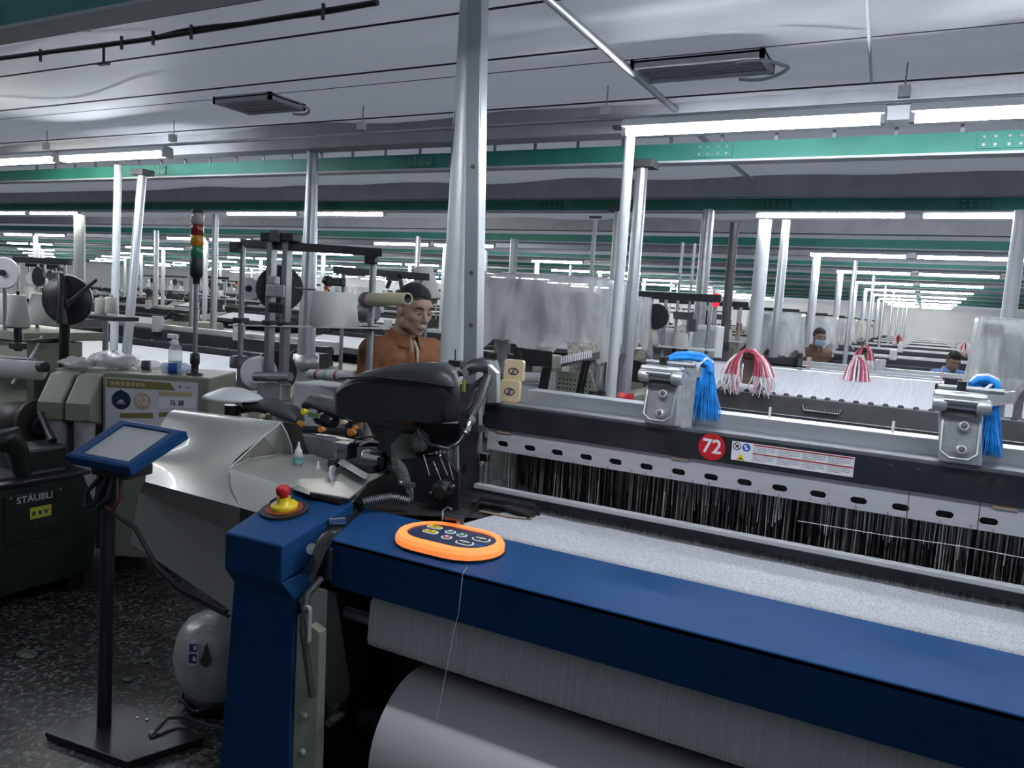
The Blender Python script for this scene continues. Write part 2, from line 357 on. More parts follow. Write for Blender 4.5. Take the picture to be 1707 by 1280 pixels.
# ---------------------------------------------------------------- lamps
def lamp_proto(twin=False, warm=False):
    t = thing('ceiling_lamp', 'white tube lamp', 'lamp', (0, 0, 0))
    mb = MB().hexa([(-.605, -.055, .022), (.605, -.055, .022), (.605, .055, .022), (-.605, .055, .022), (-.605, -.03, .062), (.605, -.03, .062), (.605, .03, .062), (-.605, .03, .062)]); mb.build('housing', M_white, t, bevel=.004)
    for y in ((-.035, .035) if twin else (0,)):
        MB().cyl((-.585, y, .006), (.585, y, .006), .0145 if twin else .023, 10).build('tube', M_tubew if warm else M_tube, t)
    for sx in (-1, 1): MB().span((sx * .585, -.045 if twin else -.024, -.018), (sx * .61, .045 if twin else .024, .055)).build('end_cap', M_white, t, bevel=.004)
    return t
LZ = 2.54
ROWS = [3.83, 7.15, 11.4, 15.1, 18.9, 22.6, 26.4, 30.1, 33.9, 37.6, 41.0]
START = {(0, -1): -7.44, (1, -2): -13.6, (1, -1): -8.03, (1, 0): -1.43, (2, -2): -14.6, (2, -1): -9.0, (0, 0): -1.46}
COLW = {-7: 'seventh', -6: 'sixth', -5: 'fifth', -4: 'far left', -3: 'outer left', -2: 'left', -1: 'inner left', 0: 'right hand', 1: 'rightmost'}
protos = {False: None, True: None, 'twin': None}
for k, y in enumerate(ROWS):
    for j in (-7, -6, -5, -4, -3, -2, -1, 0, 1):
        if j == 1 and k not in (0, 1, 2, 3): continue
        if j <= -3 and k < 2 or j <= -5 and k < 4: continue
        x = START.get((k, j), -1.5 + 6.1 * j - (.45 * min(k, 3) if j < 0 else 0))
        for h in (0, 1):
            if (k, j) == (3, -1) and h == 0: continue
            lab = f'{"left" if h == 0 else "right"} tube lamp of the {COLW[j]} pair in the {ORDINAL[k]} lamp row'
            key = 'twin' if (k, j, h) == (0, -1, 1) else ((j < 0 or k > 2) and (k + h) % 2 == 0)
            loc = (x + .61 + 1.31 * h, y, LZ)
            if protos[key] is None:
                p = protos[key] = lamp_proto(key == 'twin', key is True)
                p.location = loc; p['label'] = lab; p['group'] = 'ceiling tube lamps'
                KIDS(p)
            else: dup(protos[key], loc, lab, 'ceiling tube lamps')
for x, nm in ((-7.44, 'far left'), (-1.46, 'middle'), (4.64, 'far right')):
    for h in (0, 1): dup(protos[False], (x + .61 + 1.31 * h, 1.66, LZ), f'{("left", "right")[h]} tube lamp of the {nm} pair above the near blue beam', 'ceiling tube lamps')
# conduit rails the lamps hang from, with little white junction boxes
for k, y in enumerate(ROWS[:6]):
    t = thing('lamp_rail', 'thin conduit rail carrying the %s row of tube lamps' % ORDINAL[k], 'conduit', (-4, y, LZ + .075), 'lamp rails')
    MB().tube([(-28, y, LZ + .072), (6, y, LZ + .072)], .010, 6).build('rail', M_galv, t)
    MB().tube([(-28, y + .03, LZ + .085), (6, y + .03, LZ + .085)], .005, 5).build('cable', M_greenpaint2, t)
    for i, x in enumerate((-6.35, -4.85, -3.15, -2.35, -1.56, -.18, 1.1)):
        MB().box((x, y - .01, LZ + .115), (.05, .04, .05)).build('junction_box', M_white, t, bevel=.004)
        MB().tube([(x, y, LZ + .10), (x, y, ZC)], .004, 5).build('hanger', M_steel, t)

# ---------------------------------------------------------------- columns
def column(label, base, top_z, r0, r1, n=16, m=M_galv, cap=None, lean=(0, 0), ring=None, group='support columns'):
    t = thing('support_column', label, 'column', (base[0], base[1], 0), group)
    x, y = base; a = math.pi / n
    def ringp(z, r):
        f = z / top_z
        return [(x + lean[0] * f + r * math.cos(a + 2 * math.pi * k / n), y + lean[1] * f + r * math.sin(a + 2 * math.pi * k / n), z) for k in range(n)]
    MB().loft([ringp(0, r0), ringp(top_z, r1)], smooth=n > 10).build('shaft', m, t)
    MB().box((x, y, .008), (r0 * 3.4, r0 * 3.4, .016)).build('base_plate', M_steel, t)
    if cap: MB().box((x + lean[0], y + lean[1], top_z + .02), cap).build('cap', M_darkgrey, t, bevel=.005)
    return t
# the tall near column: a tapering folded pole, broad flats
main = thing('support_column', 'tall near column in the middle: a pale tapering pole joined to a square steel post', 'column', (-1.66, 2.64, 0), 'support columns')
def stretch(a, b, z):
    a, b = Vector(a), Vector(b); return tuple(a.lerp(b, (z - a.z) / (b.z - a.z)))
ca, cb_ = (-1.7027, 2.6700, 2.8070), (-1.6785, 2.6700, 1.3732); pa, pb = (-1.6100, 2.6000, 2.7709), (-1.5404, 2.6000, 1.3893)
MB().loft([[(p[0] + r * math.cos(t_), p[1] + r * math.sin(t_), p[2]) for t_ in np.linspace(0, 2 * math.pi, 28, endpoint=False)] for p, r in ((stretch(ca, cb_, 0), .082), (stretch(ca, cb_, 2.80), .029))]).build('tapering_pole', mat('pale_galvanised', (.60, .62, .65), .42, .25, .06, 7), main)
MB().hexa([(p[0] + dx, p[1] + dy, p[2]) for p in (stretch(pa, pb, 0), stretch(pa, pb, 2.80)) for dx, dy in ((-.031, -.028), (.031, -.028), (.031, .028), (-.031, .028))]).build('square_post', mat('dull_galvanised', (.40, .42, .45), .36, .6, .12, 7, 0, 1, stretch=(1, 1, .15)), main, bevel=.004)
MB().span((-1.76, 2.55, 0), (-1.50, 2.80, .015)).build('base_plate', M_steel, main)
q = stretch(ca, cb_, 2.25); MB().tube([(q[0] - .012, q[1] - .0405, 2.38), (q[0] - .014, q[1] - .0465, 2.25), (q[0] - .018, q[1] - .0505, 2.12)], [.001, .004, .001], 6).build('slit', M_black, main)
for z in (2.15, 1.75, 1.55): q = stretch(pa, pb, z); MB().cyl((q[0] + .005, q[1] - .028, z), (q[0] + .005, q[1] - .034, z), .008, 8).build('post_bolt', M_darkgrey, main)
c3 = column('tapering grey column left of the standing man, behind the bobbin rack', (-4.05, 4.38), 2.66, .088, .040, 16)
MB().lathe([(.07, 1.05), (.095, 1.05), (.095, 1.16), (.07, 1.16)], (-4.05, 4.38, 0)).build('collar', M_cast, c3)
column('thin pale pole at left standing upright under the lamp, left of a leaning one', (-5.9928, 4.1544, -0.0000)[:2], 2.58, .035, .030, 12, M_whitepaint, lean=tuple(np.subtract((-6.0812, 4.2624, 2.5800), (-5.9928, 4.1544, -0.0000)))[:2])
column('grey pole leaning to the left with a dark cap, left of the signal tower', (-5.9624, 4.1833, -0.0000)[:2], 2.52, .042, .036, 12, M_galv, (.16, .12, .05), lean=tuple(np.subtract((-5.9803, 4.4138, 2.5200), (-5.9624, 4.1833, -0.0000)))[:2])
column('slim pale column right of the tall near column, under the lamp end', (-1.50, 4.05), 2.60, .030, .028, 12, M_whitepaint, (.2, .05, .02))
column('grey column with dark cap plate below the green beam, right of the tall column', (-1.585, 4.52), 2.49, .040, .036, 12, M_galv, (.17, .13, .045))
column('thicker white column under the left end of the second right lamp row', (-1.36, 7.30), 2.52, .070, .060, 12, M_whitepaint)
column('thinner pale column just right of the thicker white one, right half', (-1.18, 7.32), 2.52, .042, .038, 12, M_galv)
column('grey column cut by the right edge of the picture', (.54, 6.74), 2.53, .055, .050, 12, M_whitepaint)
column('slender white column with a forked top, second behind the tall near one', (-2.78, 6.75), 2.45, .022, .020, 8, M_whitepaint, (.12, .03, .02))
column('slender grey column right behind the tall near one', (-2.55, 6.7), 2.52, .03, .028, 8, M_galv, (.14, .1, .05))
far = [(-11.3, 7.3, .085, 'broad white column far left under a warm lamp'), (-8.7, 7.2, .045, 'grey twin column left of the signal tower, left one'), (-8.35, 7.25, .045, 'grey twin column left of the signal tower, right one'),
       (-13.6, 7.0, .12, 'dark broad column at the left edge'), (-12.6, 9.6, .05, 'thin grey column between the left lamps'), (-6.9, 9.8, .05, 'thin grey column behind the bobbin rack'), (-5.3, 9.9, .06, 'pale column behind the second rack bar')]
for x, y, r, lab in far: column(lab, (x, y), 2.54, r, r * .9, 10, M_darkgrey if r > .1 else (M_whitepaint if r in (.085, .06) else M_galv), group='far columns')
for k, y in enumerate(ROWS[2:9]):
    for j, x in enumerate((-1.42, -7.6, -13.7, -19.8, -25.9, -32)):
        where = ('right hand', 'inner left', 'left', 'outer left', 'far left', 'fifth')[j]
        column(f'far white column beside the {where} lamps of the {ORDINAL[k + 2]} row', (x - .02 * k, y + .25), 2.54, .06, .055, 8, M_whitepaint, group='far columns')
        if j < 2: column(f'far slim twin column by the {where} lamps of the {ORDINAL[k + 2]} row', (x + .45 + .05 * k, y + .9), 2.54, .035, .032, 8, M_galv, group='far columns')

# ================================================================ the near loom
XR = 2.1
LOOM = thing('weaving_loom', 'big loom in the foreground with blue enamel beam, black upper rail and number 72 disc', 'loom', (0, 2.3, 0))
def P(name, mb, m, parent=None, **k): return mb.build(name, m, parent or LOOM, **k)
# breast beam cover: bent sheet, open underneath
mb = MB()
mb.hexa([(-1.415, 1.655, .935), (XR, 1.655, .935), (XR, 1.968, .935), (-1.545, 1.968, .935), (-1.415, 1.655, .95), (XR, 1.655, .95), (XR, 1.968, .953), (-1.545, 1.968, .953)])
mb.hexa([(-1.415, 1.655, .815), (XR, 1.655, .822), (XR, 1.668, .822), (-1.415, 1.668, .815), (-1.415, 1.655, .9499), (XR, 1.655, .9499), (XR, 1.668, .9499), (-1.415, 1.668, .9499)])
mb.hexa([(-1.415, 1.66, .815), (XR, 1.66, .822), (XR, 1.70, .822), (-1.415, 1.70, .815), (-1.415, 1.66, .822), (XR, 1.66, .829), (XR, 1.70, .829), (-1.415, 1.70, .822)])
P('breast_beam_cover', mb, M_blue, bevel=.004)
P('cover_end_plate', MB().prism([(-1.415, 1.66, .82), (-1.415, 1.66, .945), (-1.54, 1.96, .945), (-1.54, 1.96, .86), (-1.47, 1.80, .82)], (.008, 0, 0)), M_blue)

# ---- lit button panel
top = PL((-1.118, 1.812, .953), (1, 0, 0), (0, 1, 0))
panel = P('button_panel', top.slab(MB(), stadium(.33, .232, 10), 0, 0, 0, .006), M_black)
ring = MB(); o = stadium(.325, .228, 10); i = stadium(.272, .165, 10); o2 = stadium(.312, .214, 10)
rings = [top.poly(o, 0, 0, .005), top.poly(o, 0, 0, .020), top.poly(o2, 0, 0, .030), top.poly(i, 0, .006, .030), top.poly(i, 0, .006, .024)]
ring.loft(rings, caps=False, smooth=False); P('glowing_ring', ring, M_orangeglow, panel)['label'] = 'glowing orange rim'
P('keypad', top.slab(MB(), stadium(.272, .165, 10), 0, .006, .02, .0255), M_navy, panel)
def button(a, b, w, h, m, glyph=None):
    P('button_rim', top.slab(MB(), stadium(w, h, 8), a, b, .025, .0275), M_white, panel)
    P('button', top.slab(MB(), stadium(w - .011, h - .011, 8), a, b, .027, .030), m, panel)
    if glyph:
        g = MB()
        if glyph == 'run':
            for s in (-1, 1): top.slab(g, [(-.006, -.006), (.006, 0), (-.006, .006)] if s > 0 else [(.006, -.006), (.006, .006), (-.006, 0)], a + s * .013, b, .030, .0308)
            top.rect(g, a - .003, b - .007, a + .003, b + .007, .030, .0308)
        elif glyph == 'spot': top.slab(g, circ(.006, 10), a, b, .030, .0308)
        P('button_symbol', g, M_white if m is not M_yellow else M_goldprint, panel)
button(-.083, .047, .050, .030, M_yellow, 'spot'); button(-.068, .002, .050, .030, M_yellow, 'spot')
button(-.022, .036, .033, .031, M_green, 'spot'); button(.020, .032, .033, .031, M_green, 'spot'); button(-.004, -.012, .033, .031, M_pearred, 'spot')
button(.082, .034, .056, .036, M_black, 'run'); button(.062, -.022, .056, .036, M_black, 'run')
g = MB()
for k in range(6): top.rect(g, .092 + k * .0045, -.017, .0945 + k * .0045, -.012 + (k % 2) * .001, .0255, .0262)
P('small_blue_lettering', g, mat('blue_print', (.08, .22, .6), .5), panel)

# ---- blue end column with stop button
mb = MB()
A, B_, Cc, D_ = (-1.6860, 1.5194, 0.9500), (-1.4785, 1.5297, 0.9500), (-1.5090, 1.8654, 1.0000), (-1.7644, 1.8580, 1.0000)
lo = lambda p, z: (p[0], p[1], z)
mb.hexa([lo(A, .84), lo(B_, .84), lo(Cc, .90), lo(D_, .90), A, B_, Cc, D_])
P('end_column_top', mb, M_blue, bevel=.006)
a0, b0 = (-1.690, 1.535), (-1.462, 1.545)
mb = MB(); mb.loft([[(-1.686, 1.519, .845), (-1.476, 1.53, .845), (-1.47, 1.70, .845), (-1.70, 1.70, .845)],
                    [(-1.680, 1.55, .795), (-1.458, 1.56, .795), (-1.458, 1.64, .795), (-1.70, 1.64, .795)],
                    [(-1.735, 1.55, 0.03), (-1.455, 1.56, 0.03), (-1.455, 1.64, 0.03), (-1.74, 1.64, 0.03)]], smooth=False)
P('end_column', mb, M_blue, bevel=.005)
tp = PL([(A[k] + B_[k] + Cc[k] + D_[k]) / 4 for k in range(3)], Vector(B_) - Vector(A), Vector(D_) - Vector(A))
st = P('emergency_stop', tp.slab(MB(), circ(.072, 28), -.035, .018, .001, .009), M_black)
P('legend_ring', tp.slab(MB(), circ(.055, 28), -.035, .018, .009, .012), mat('dull_red_print', (.23, .035, .02), .3, 0, .4, 60), st)
ax = tp.n; c0 = Vector(tp.p(-.035, .018, .012))
P('yellow_collar', MB().lathe([(.039, 0), (.040, .010), (.036, .014), (.021, .017), (.020, .034)], c0, ax, 24), M_yellow, st)
P('red_button', MB().lathe([(.013, .030), (.014, .040), (.019, .043), (.0205, .047), (.0205, .064), (.017, .068)], c0, ax, 24), M_red, st)
for k in range(10):
    t_ = 2 * math.pi * k / 10
    P('arrow_mark', tp.slab(MB(), [(-.004, -.002), (.004, 0), (-.004, .002)], -.035 + .048 * math.cos(t_), .018 + .048 * math.sin(t_), .012, .0128), M_orange, st)
# glossy folded guard and bolts between column and beam
mb = MB()
prof = [(-1.5412, 1.9125, 0.9650), (-1.4754, 1.7447, 0.9650), (-1.4154, 1.6139, 0.9500), (-1.4083, 1.5769, 0.9100), (-1.4151, 1.5628, 0.8700)]
mb.loft([[(p[0] - .040, p[1] + .02, p[2] - .012), (p[0] - .012, p[1], p[2] + .006 * (-1) ** k), (p[0] + .03, p[1] - .01, p[2] - .012)] for k, p in enumerate(prof)], closed=False, smooth=True)
P('folded_guard', mb, M_blackgloss)
P('guard_clip', MB().box((-1.4736, 1.7476, 0.9720), (.05, .012, .02), Matrix.Rotation(.9, 3, 'Z')), M_chrome, bevel=.003)
P('guard_bolt', MB().cyl((-1.4527, 1.6200, 0.9234), (-1.4348, 1.6000, 0.9324), .016, 10), M_steel)
P('hinge_block', MB().box((-1.435, 1.75, .88), (.06, .22, .10)), M_blackpaint, bevel=.01)
# grey side frame below
mb = MB(); pf = [(-1.4400, 1.5578, 0.7974), (-1.4400, 1.6110, 0.8240), (-1.4400, 1.6932, 0.7808), (-1.4400, 1.7825, 0.4387), (-1.4400, 1.6965, 0.3824)]
mb.prism(pf, (.02, 0, 0)); P('frame_cheek', mb, mat('mid_grey_paint', (.13, .135, .13), .45), bevel=.004)
mb = MB(); mb.prism([(-1.455, 1.57, .75), (-1.395, 1.60, .70), (-1.385, 1.60, 0.03), (-1.455, 1.57, 0.03)], (0, .03, 0)); P('frame_leg', mb, M_olive, bevel=.004)
for z in (.455, .345): P('frame_bolt', MB().lathe([(.012, 0), (.012, .006), (.006, .011)], (-1.425, 1.583, z), (0, -1, 0), 10), M_olive)
P('frame_arch', MB().tube([(-1.4000, 1.5822, 0.5203), (-1.4100, 1.5480, 0.7226), (-1.4200, 1.5707, 0.8153), (-1.4300, 1.6360, 0.8363)], .010, 8), M_darkgrey)
bp = PL((-1.4000, 1.5598, 0.7381), (1, -.25, 0), (0, 0, 1)); mb = MB(); bp.slab(mb, rrect(.026, .105, .008), 0, 0, 0, .01); lk = P('latch_plate', mb, M_greige)
for b in (-.038, .038): P('latch_hole', bp.slab(MB(), circ(.006, 10), 0, b, .0095, .0108), M_black, lk)
P('roller_rod', MB().cyl((-1.43, 1.752, .70), (XR, 1.752, .70), .018, 10), M_steel)
P('treadle_link', MB().tube([(-1.3400, 1.5867, 0.4579), (-1.3600, 1.7066, 0.4313), (-1.3700, 1.6503, 0.4722)], .012, 6), M_grease)
# dark body behind the cloth
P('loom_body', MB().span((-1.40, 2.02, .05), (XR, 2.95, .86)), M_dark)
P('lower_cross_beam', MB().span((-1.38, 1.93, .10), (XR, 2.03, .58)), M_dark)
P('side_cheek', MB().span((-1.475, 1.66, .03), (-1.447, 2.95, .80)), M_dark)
for x in (-1.42, 1.9):
    for y in (1.75, 2.85): P('foot', MB().span((x - .06, y - .08, 0), (x + .06, y + .08, .06)), M_dark)

# ---- cloth and cloth roll (lie on the loom)
mb = MB(); prof = [(2.272, .9535), (2.15, .9545), (1.99, .957), (1.972, .950), (1.969, .88), (1.74, .80), (1.722, .77), (1.717, .66), (1.722, .640), (1.745, .628), (1.79, .64)]
xl = [-1.16, -1.17, -1.20, -1.21, -1.25, -1.30, -1.318, -1.320, -1.320, -1.32, -1.32]
nx = 60; rows = []
for (y, z), x0 in zip(prof, xl):
    rows.append([(x0 + (XR - x0) * k / nx, y, z + .0012 * math.sin(k * 1.3 + y * 30) * (z > .94)) for k in range(nx + 1)])
cl = MB(); cl.loft(rows[:5], closed=False)
cloth = solo('woven_cloth', cl, M_cloth, 'fresh white woven cloth lying on the near loom between the blue beam and the reed', 'cloth', loc=(0, 2.1, .953))
clb = MB(); clb.loft(rows[4:], closed=False)
clb.build('hanging_cloth', M_clothlow, cloth).location = (0, 0, 0)
o = [x for x in cloth.children][0]; o.data.transform(Matrix.Translation((0, -2.1, -.953)))
R_, RY, RZ = .205, 1.79, .37
mb = MB(); mb.lathe([(.03, 0), (R_ - .004, 0), (R_, .004), (R_, XR + 1.2)], (-1.2, RY, RZ), (1, 0, 0), 72)
roll = solo('cloth_roll', mb, M_roll, 'thick roll of smooth grey white cloth low under the blue beam', 'cloth roll', loc=(0, RY, RZ))
P('roll_shaft', MB().cyl((-1.38, RY, RZ), (-1.19, RY, RZ), .035, 14), M_grease)
P('roll_press_bar', MB().cyl((-1.36, 1.90, .595), (XR, 1.90, .60), .014, 8), M_blackgloss)
# loose thread
solo('loose_thread', MB().tube([(-.985, 1.690, .955), (-.975, 1.652, .95), (-.980, 1.650, .84), (-.985, 1.64, .80), (-.99, 1.60, .62), (-.992, 1.57, .52), (-.998, 1.55, .46), (-.990, 1.54, .40), (-.996, 1.55, .36)], .0005, 4),
     M_whitethread, 'loose white thread hanging down over the blue beam beside the orange button panel', 'thread', loc=(-.98, 1.65, .9))

# ---- reed, heddles, harness
P('reed_cap', MB().span((-1.395, 2.405, .962), (XR, 2.435, .978)), mat('pale_aluminium', (.74, .75, .78), .4, .35, .05, 20), bevel=.002)
P('reed_channel', MB().span((-1.41, 2.403, .938), (XR, 2.437, .962)), M_blackpaint)
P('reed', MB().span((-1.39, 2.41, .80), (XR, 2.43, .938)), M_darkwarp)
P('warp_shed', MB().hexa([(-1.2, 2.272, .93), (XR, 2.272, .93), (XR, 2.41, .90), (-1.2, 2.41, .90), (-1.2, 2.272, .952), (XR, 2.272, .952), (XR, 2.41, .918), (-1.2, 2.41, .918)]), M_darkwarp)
P('heddle_backing', MB().span((-1.36, 2.68, .90), (XR, 2.70, 1.20)), M_hed)
mats3 = [M_black, mat('heddle_wire_mid', (.22, .21, .20), .45, .5), mat('heddle_wire_bright', (.62, .60, .58), .4, .5)]
for mi, cnt in ((0, 620), (1, 520), (2, 420)):
    mb = MB()
    for k in range(cnt):
        x = -1.345 + 2.6 * (rng.random() if mi < 2 else rng.random() ** .8); y = 2.53 + .12 * rng.random(); wd = (.0007 + .0011 * rng.random())
        z1 = 1.10; z0 = .93 + .02 * rng.random()
        if mi == 2 and rng.random() < .5: z0 = .98 + .05 * rng.random(); 
        dx = rng.uniform(-.004, .004)
        mb.add([(x - wd, y, z0), (x + wd, y, z0), (x + wd + dx, y, z1), (x - wd + dx, y, z1), (x, y + .002, z0), (x + dx, y + .002, z1)], [(0, 1, 2, 3), (1, 4, 5, 2), (4, 0, 3, 5)])
    P('heddle_wires', mb, mats3[mi], kind='stuff')
P('weft_line', MB().tube([(-0.2835, 2.5150, 1.0251), (-0.0296, 2.5150, 1.0279), (0.1558, 2.5150, 1.0350), (0.3106, 2.5150, 1.0329)], .0013, 5), M_whitethread)
# slotted aluminium harness frame rail, real oval openings
SL = [-1.335, -1.222, -1.112, -1.0, -.89, -.779, -.668, -.56, -.453, -.345, -.232, -.118, -.005, .108, .216, .325, .435, .545, .655, .765]
def slotted(x0, x1, z0, z1, slots, zs, y, th, w, h):
    mb = MB(); n = 8; cuts = [x0] + [(a + b) / 2 for a, b in zip(slots[:-1], slots[1:])] + [x1]
    for s, a, b in zip(slots, cuts[:-1], cuts[1:]):
        inner = stadium(w, h, n); m_ = len(inner); outer = []
        for px, pz in inner:
            t_ = max(abs(px) / (w / 2), abs(pz) / (h / 2)); ux, uz = px / t_ / (w / 2), pz / t_ / (h / 2)
            outer.append(((b - s) * ux if ux > 0 else (s - a) * ux, (z1 - zs) * uz if uz > 0 else (zs - z0) * uz))
        for k in range(m_):   # snap nearest to corners
            pass
        for (qx, qz) in ((b - s, z1 - zs), (a - s, z1 - zs), (a - s, z0 - zs), (b - s, z0 - zs)):
            j = min(range(m_), key=lambda q: (outer[q][0] - qx) ** 2 + (outer[q][1] - qz) ** 2 * 4); outer[j] = (qx, qz)
        fr = [(s + p[0], y, zs + p[1]) for p in inner] + [(s + p[0], y, zs + p[1]) for p in outer]
        bk = [(p[0], y + th, p[2]) for p in fr]
        fs = []
        for k in range(m_):
            k2 = (k + 1) % m_
            fs += [(k, k2, m_ + k2, m_ + k), (2 * m_ + k2, 2 * m_ + k, k, k2)]
        mb.add(fr + bk, fs)
    mb.span((x0, y + .001, z0 - .001), (x1, y + th, z0)); return mb
P('slotted_rail', slotted(-1.40, .82, 1.094, 1.185, SL, 1.122, 2.498, .010, .046, .021), M_satin, flip=False)
P('rail_continuation', MB().span((.82, 2.498, 1.094), (XR, 2.508, 1.185)), M_satin)
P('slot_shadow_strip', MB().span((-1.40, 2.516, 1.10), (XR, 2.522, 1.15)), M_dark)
for x in (-.665, .25, -1.33): P('brown_shim', MB().box((x, 2.4955, 1.172), (.06, .004, .018)), M_brown)
for k in range(26):
    x = -1.2 + k * .072 + .012 * math.sin(k * 4)
    P('rail_screw', MB().cyl((x, 2.499, 1.101 + .002 * (k % 2)), (x, 2.4955, 1.101 + .002 * (k % 2)), .0028, 6), M_steel)
for x in (.012, .19): P('rail_joint', MB().span((x, 2.4965, 1.094), (x + .002, 2.499, 1.185)), M_darkgrey)
P('black_top_rail', MB().span((-1.415, 2.488, 1.175), (XR, 2.60, 1.266)), M_blackpaint, bevel=.004)
P('rail_lip', MB().span((-1.415, 2.495, 1.266), (XR, 2.60, 1.272)), M_steel)
P('rear_silver_beam', MB().span((-1.30, 2.605, 1.17), (XR, 2.68, 1.322)), M_alu, bevel=.003)
class RailPlane(PL):   # front of the black rail, its drawing stretched a little to the rail's height
    def p(s, a, b, c=0): return tuple(s.o + s.u * (a * 1.0197) + s.v * (1.65 + (b - 1.65) * 1.0197) + s.n * c)
bf = RailPlane((0, 2.488, 0), (1, 0, 0), (0, 0, 1))
for x, z, r in ((-.715, 1.236, .007), (-.700, 1.236, .008), (-.676, 1.236, .008), (-.115, 1.23, .006), (.155, 1.245, .010), (.186, 1.245, .011), (.228, 1.245, .011), (.226, 1.222, .005)):
    P('rail_hole', bf.slab(MB(), circ(r, 14), x, z, -.004, .0006), M_dark)
for x in (-.05, .02, .35): P('paint_scuff', bf.slab(MB(), [(0, 0), (.012, -.006), (.013, -.004)], x, 1.255, 0, .0006), M_steel)
dk = P('number_disc', bf.slab(MB(), circ(.0425, 32), -.552, 1.231, 0, .002), M_red)
text_mb('72', .062, bf, -.552, 1.2315, .0024, .0004, .0012).build('number_72', M_white, dk)
# warning label
lb = P('warning_label', bf.rect(MB(), -.490, 1.201, -.137, 1.260, 0, .0014), M_white); L0 = .0014
def lab(name, mb_, m): P(name, mb_, m, lb)
mb = MB(); 
ringo, ringi = circ(.0125, 20), circ(.0100, 20)
mb.loft([bf.poly(ringi, -.4745, 1.245, L0), bf.poly(ringi, -.4745, 1.245, L0 + .0006), bf.poly(ringo, -.4745, 1.245, L0 + .0006), bf.poly(ringo, -.4745, 1.245, L0)], caps=False, smooth=False)
bf.slab(mb, [(-.009, .007), (-.007, .009), (.009, -.007), (.007, -.009)], -.4745, 1.245, L0, L0 + .0006); bf.slab(mb, [(-.006, -.004), (.004, -.003), (.006, .005), (-.002, .004)], -.4745, 1.245, L0, L0 + .0005)
lab('prohibition_symbol', mb, M_black)
lab('blue_symbol', bf.slab(MB(), circ(.0125, 20), -.446, 1.2445, L0, L0 + .0006), mat('blue_sign', (.02, .10, .42), .5))
lab('symbol_figure', bf.slab(bf.slab(MB(), circ(.004, 10), -.449, 1.248, L0 + .0006, L0 + .001), [(-.004, 0), (.006, .001), (.005, -.005), (-.003, -.006)], -.446, 1.243, L0 + .0006, L0 + .001), M_white)
lab('warning_triangle', bf.slab(MB(), [(-.0125, -.008), (.0125, -.008), (0, .0125)], -.4605, 1.2115, L0, L0 + .0006), M_yellow)
lab('triangle_mark', bf.slab(MB(), [(-.005, -.004), (.005, -.005), (.004, 0), (-.001, .001)], -.4605, 1.2105, L0 + .0006, L0 + .001), M_black)
mb, mt = MB(), MB()
for c in range(4):
    xa = -.4245 + c * .0715
    for zz in (1.2555, 1.2285): bf.rect(mb, xa, zz - .0015, xa + .070, zz + .0028, L0, L0 + .0006)
    for rr, z1 in ((0, 1.250), (1, 1.2235)):
        for ln in range(4):
            ww = .064 if ln < 3 else .040
            a_ = xa + .003
            while a_ < xa + ww:
                s_ = rng.uniform(.004, .010); bf.rect(mt, a_, z1 - ln * .0048 - .0014, min(a_ + s_, xa + ww), z1 - ln * .0048, L0, L0 + .0004); a_ += s_ + .0016
lab('red_heading_bars', mb, mat('label_red', (.35, .05, .04), .6)); mt.build('fine_print', M_darkgrey, lb, kind='stuff')
mb = MB()
for c in range(5): bf.rect(mb, -.4253 + c * .0715, 1.202, -.4248 + c * .0715, 1.259, L0, L0 + .0005)
lab('label_divider', mb, M_darkgrey)

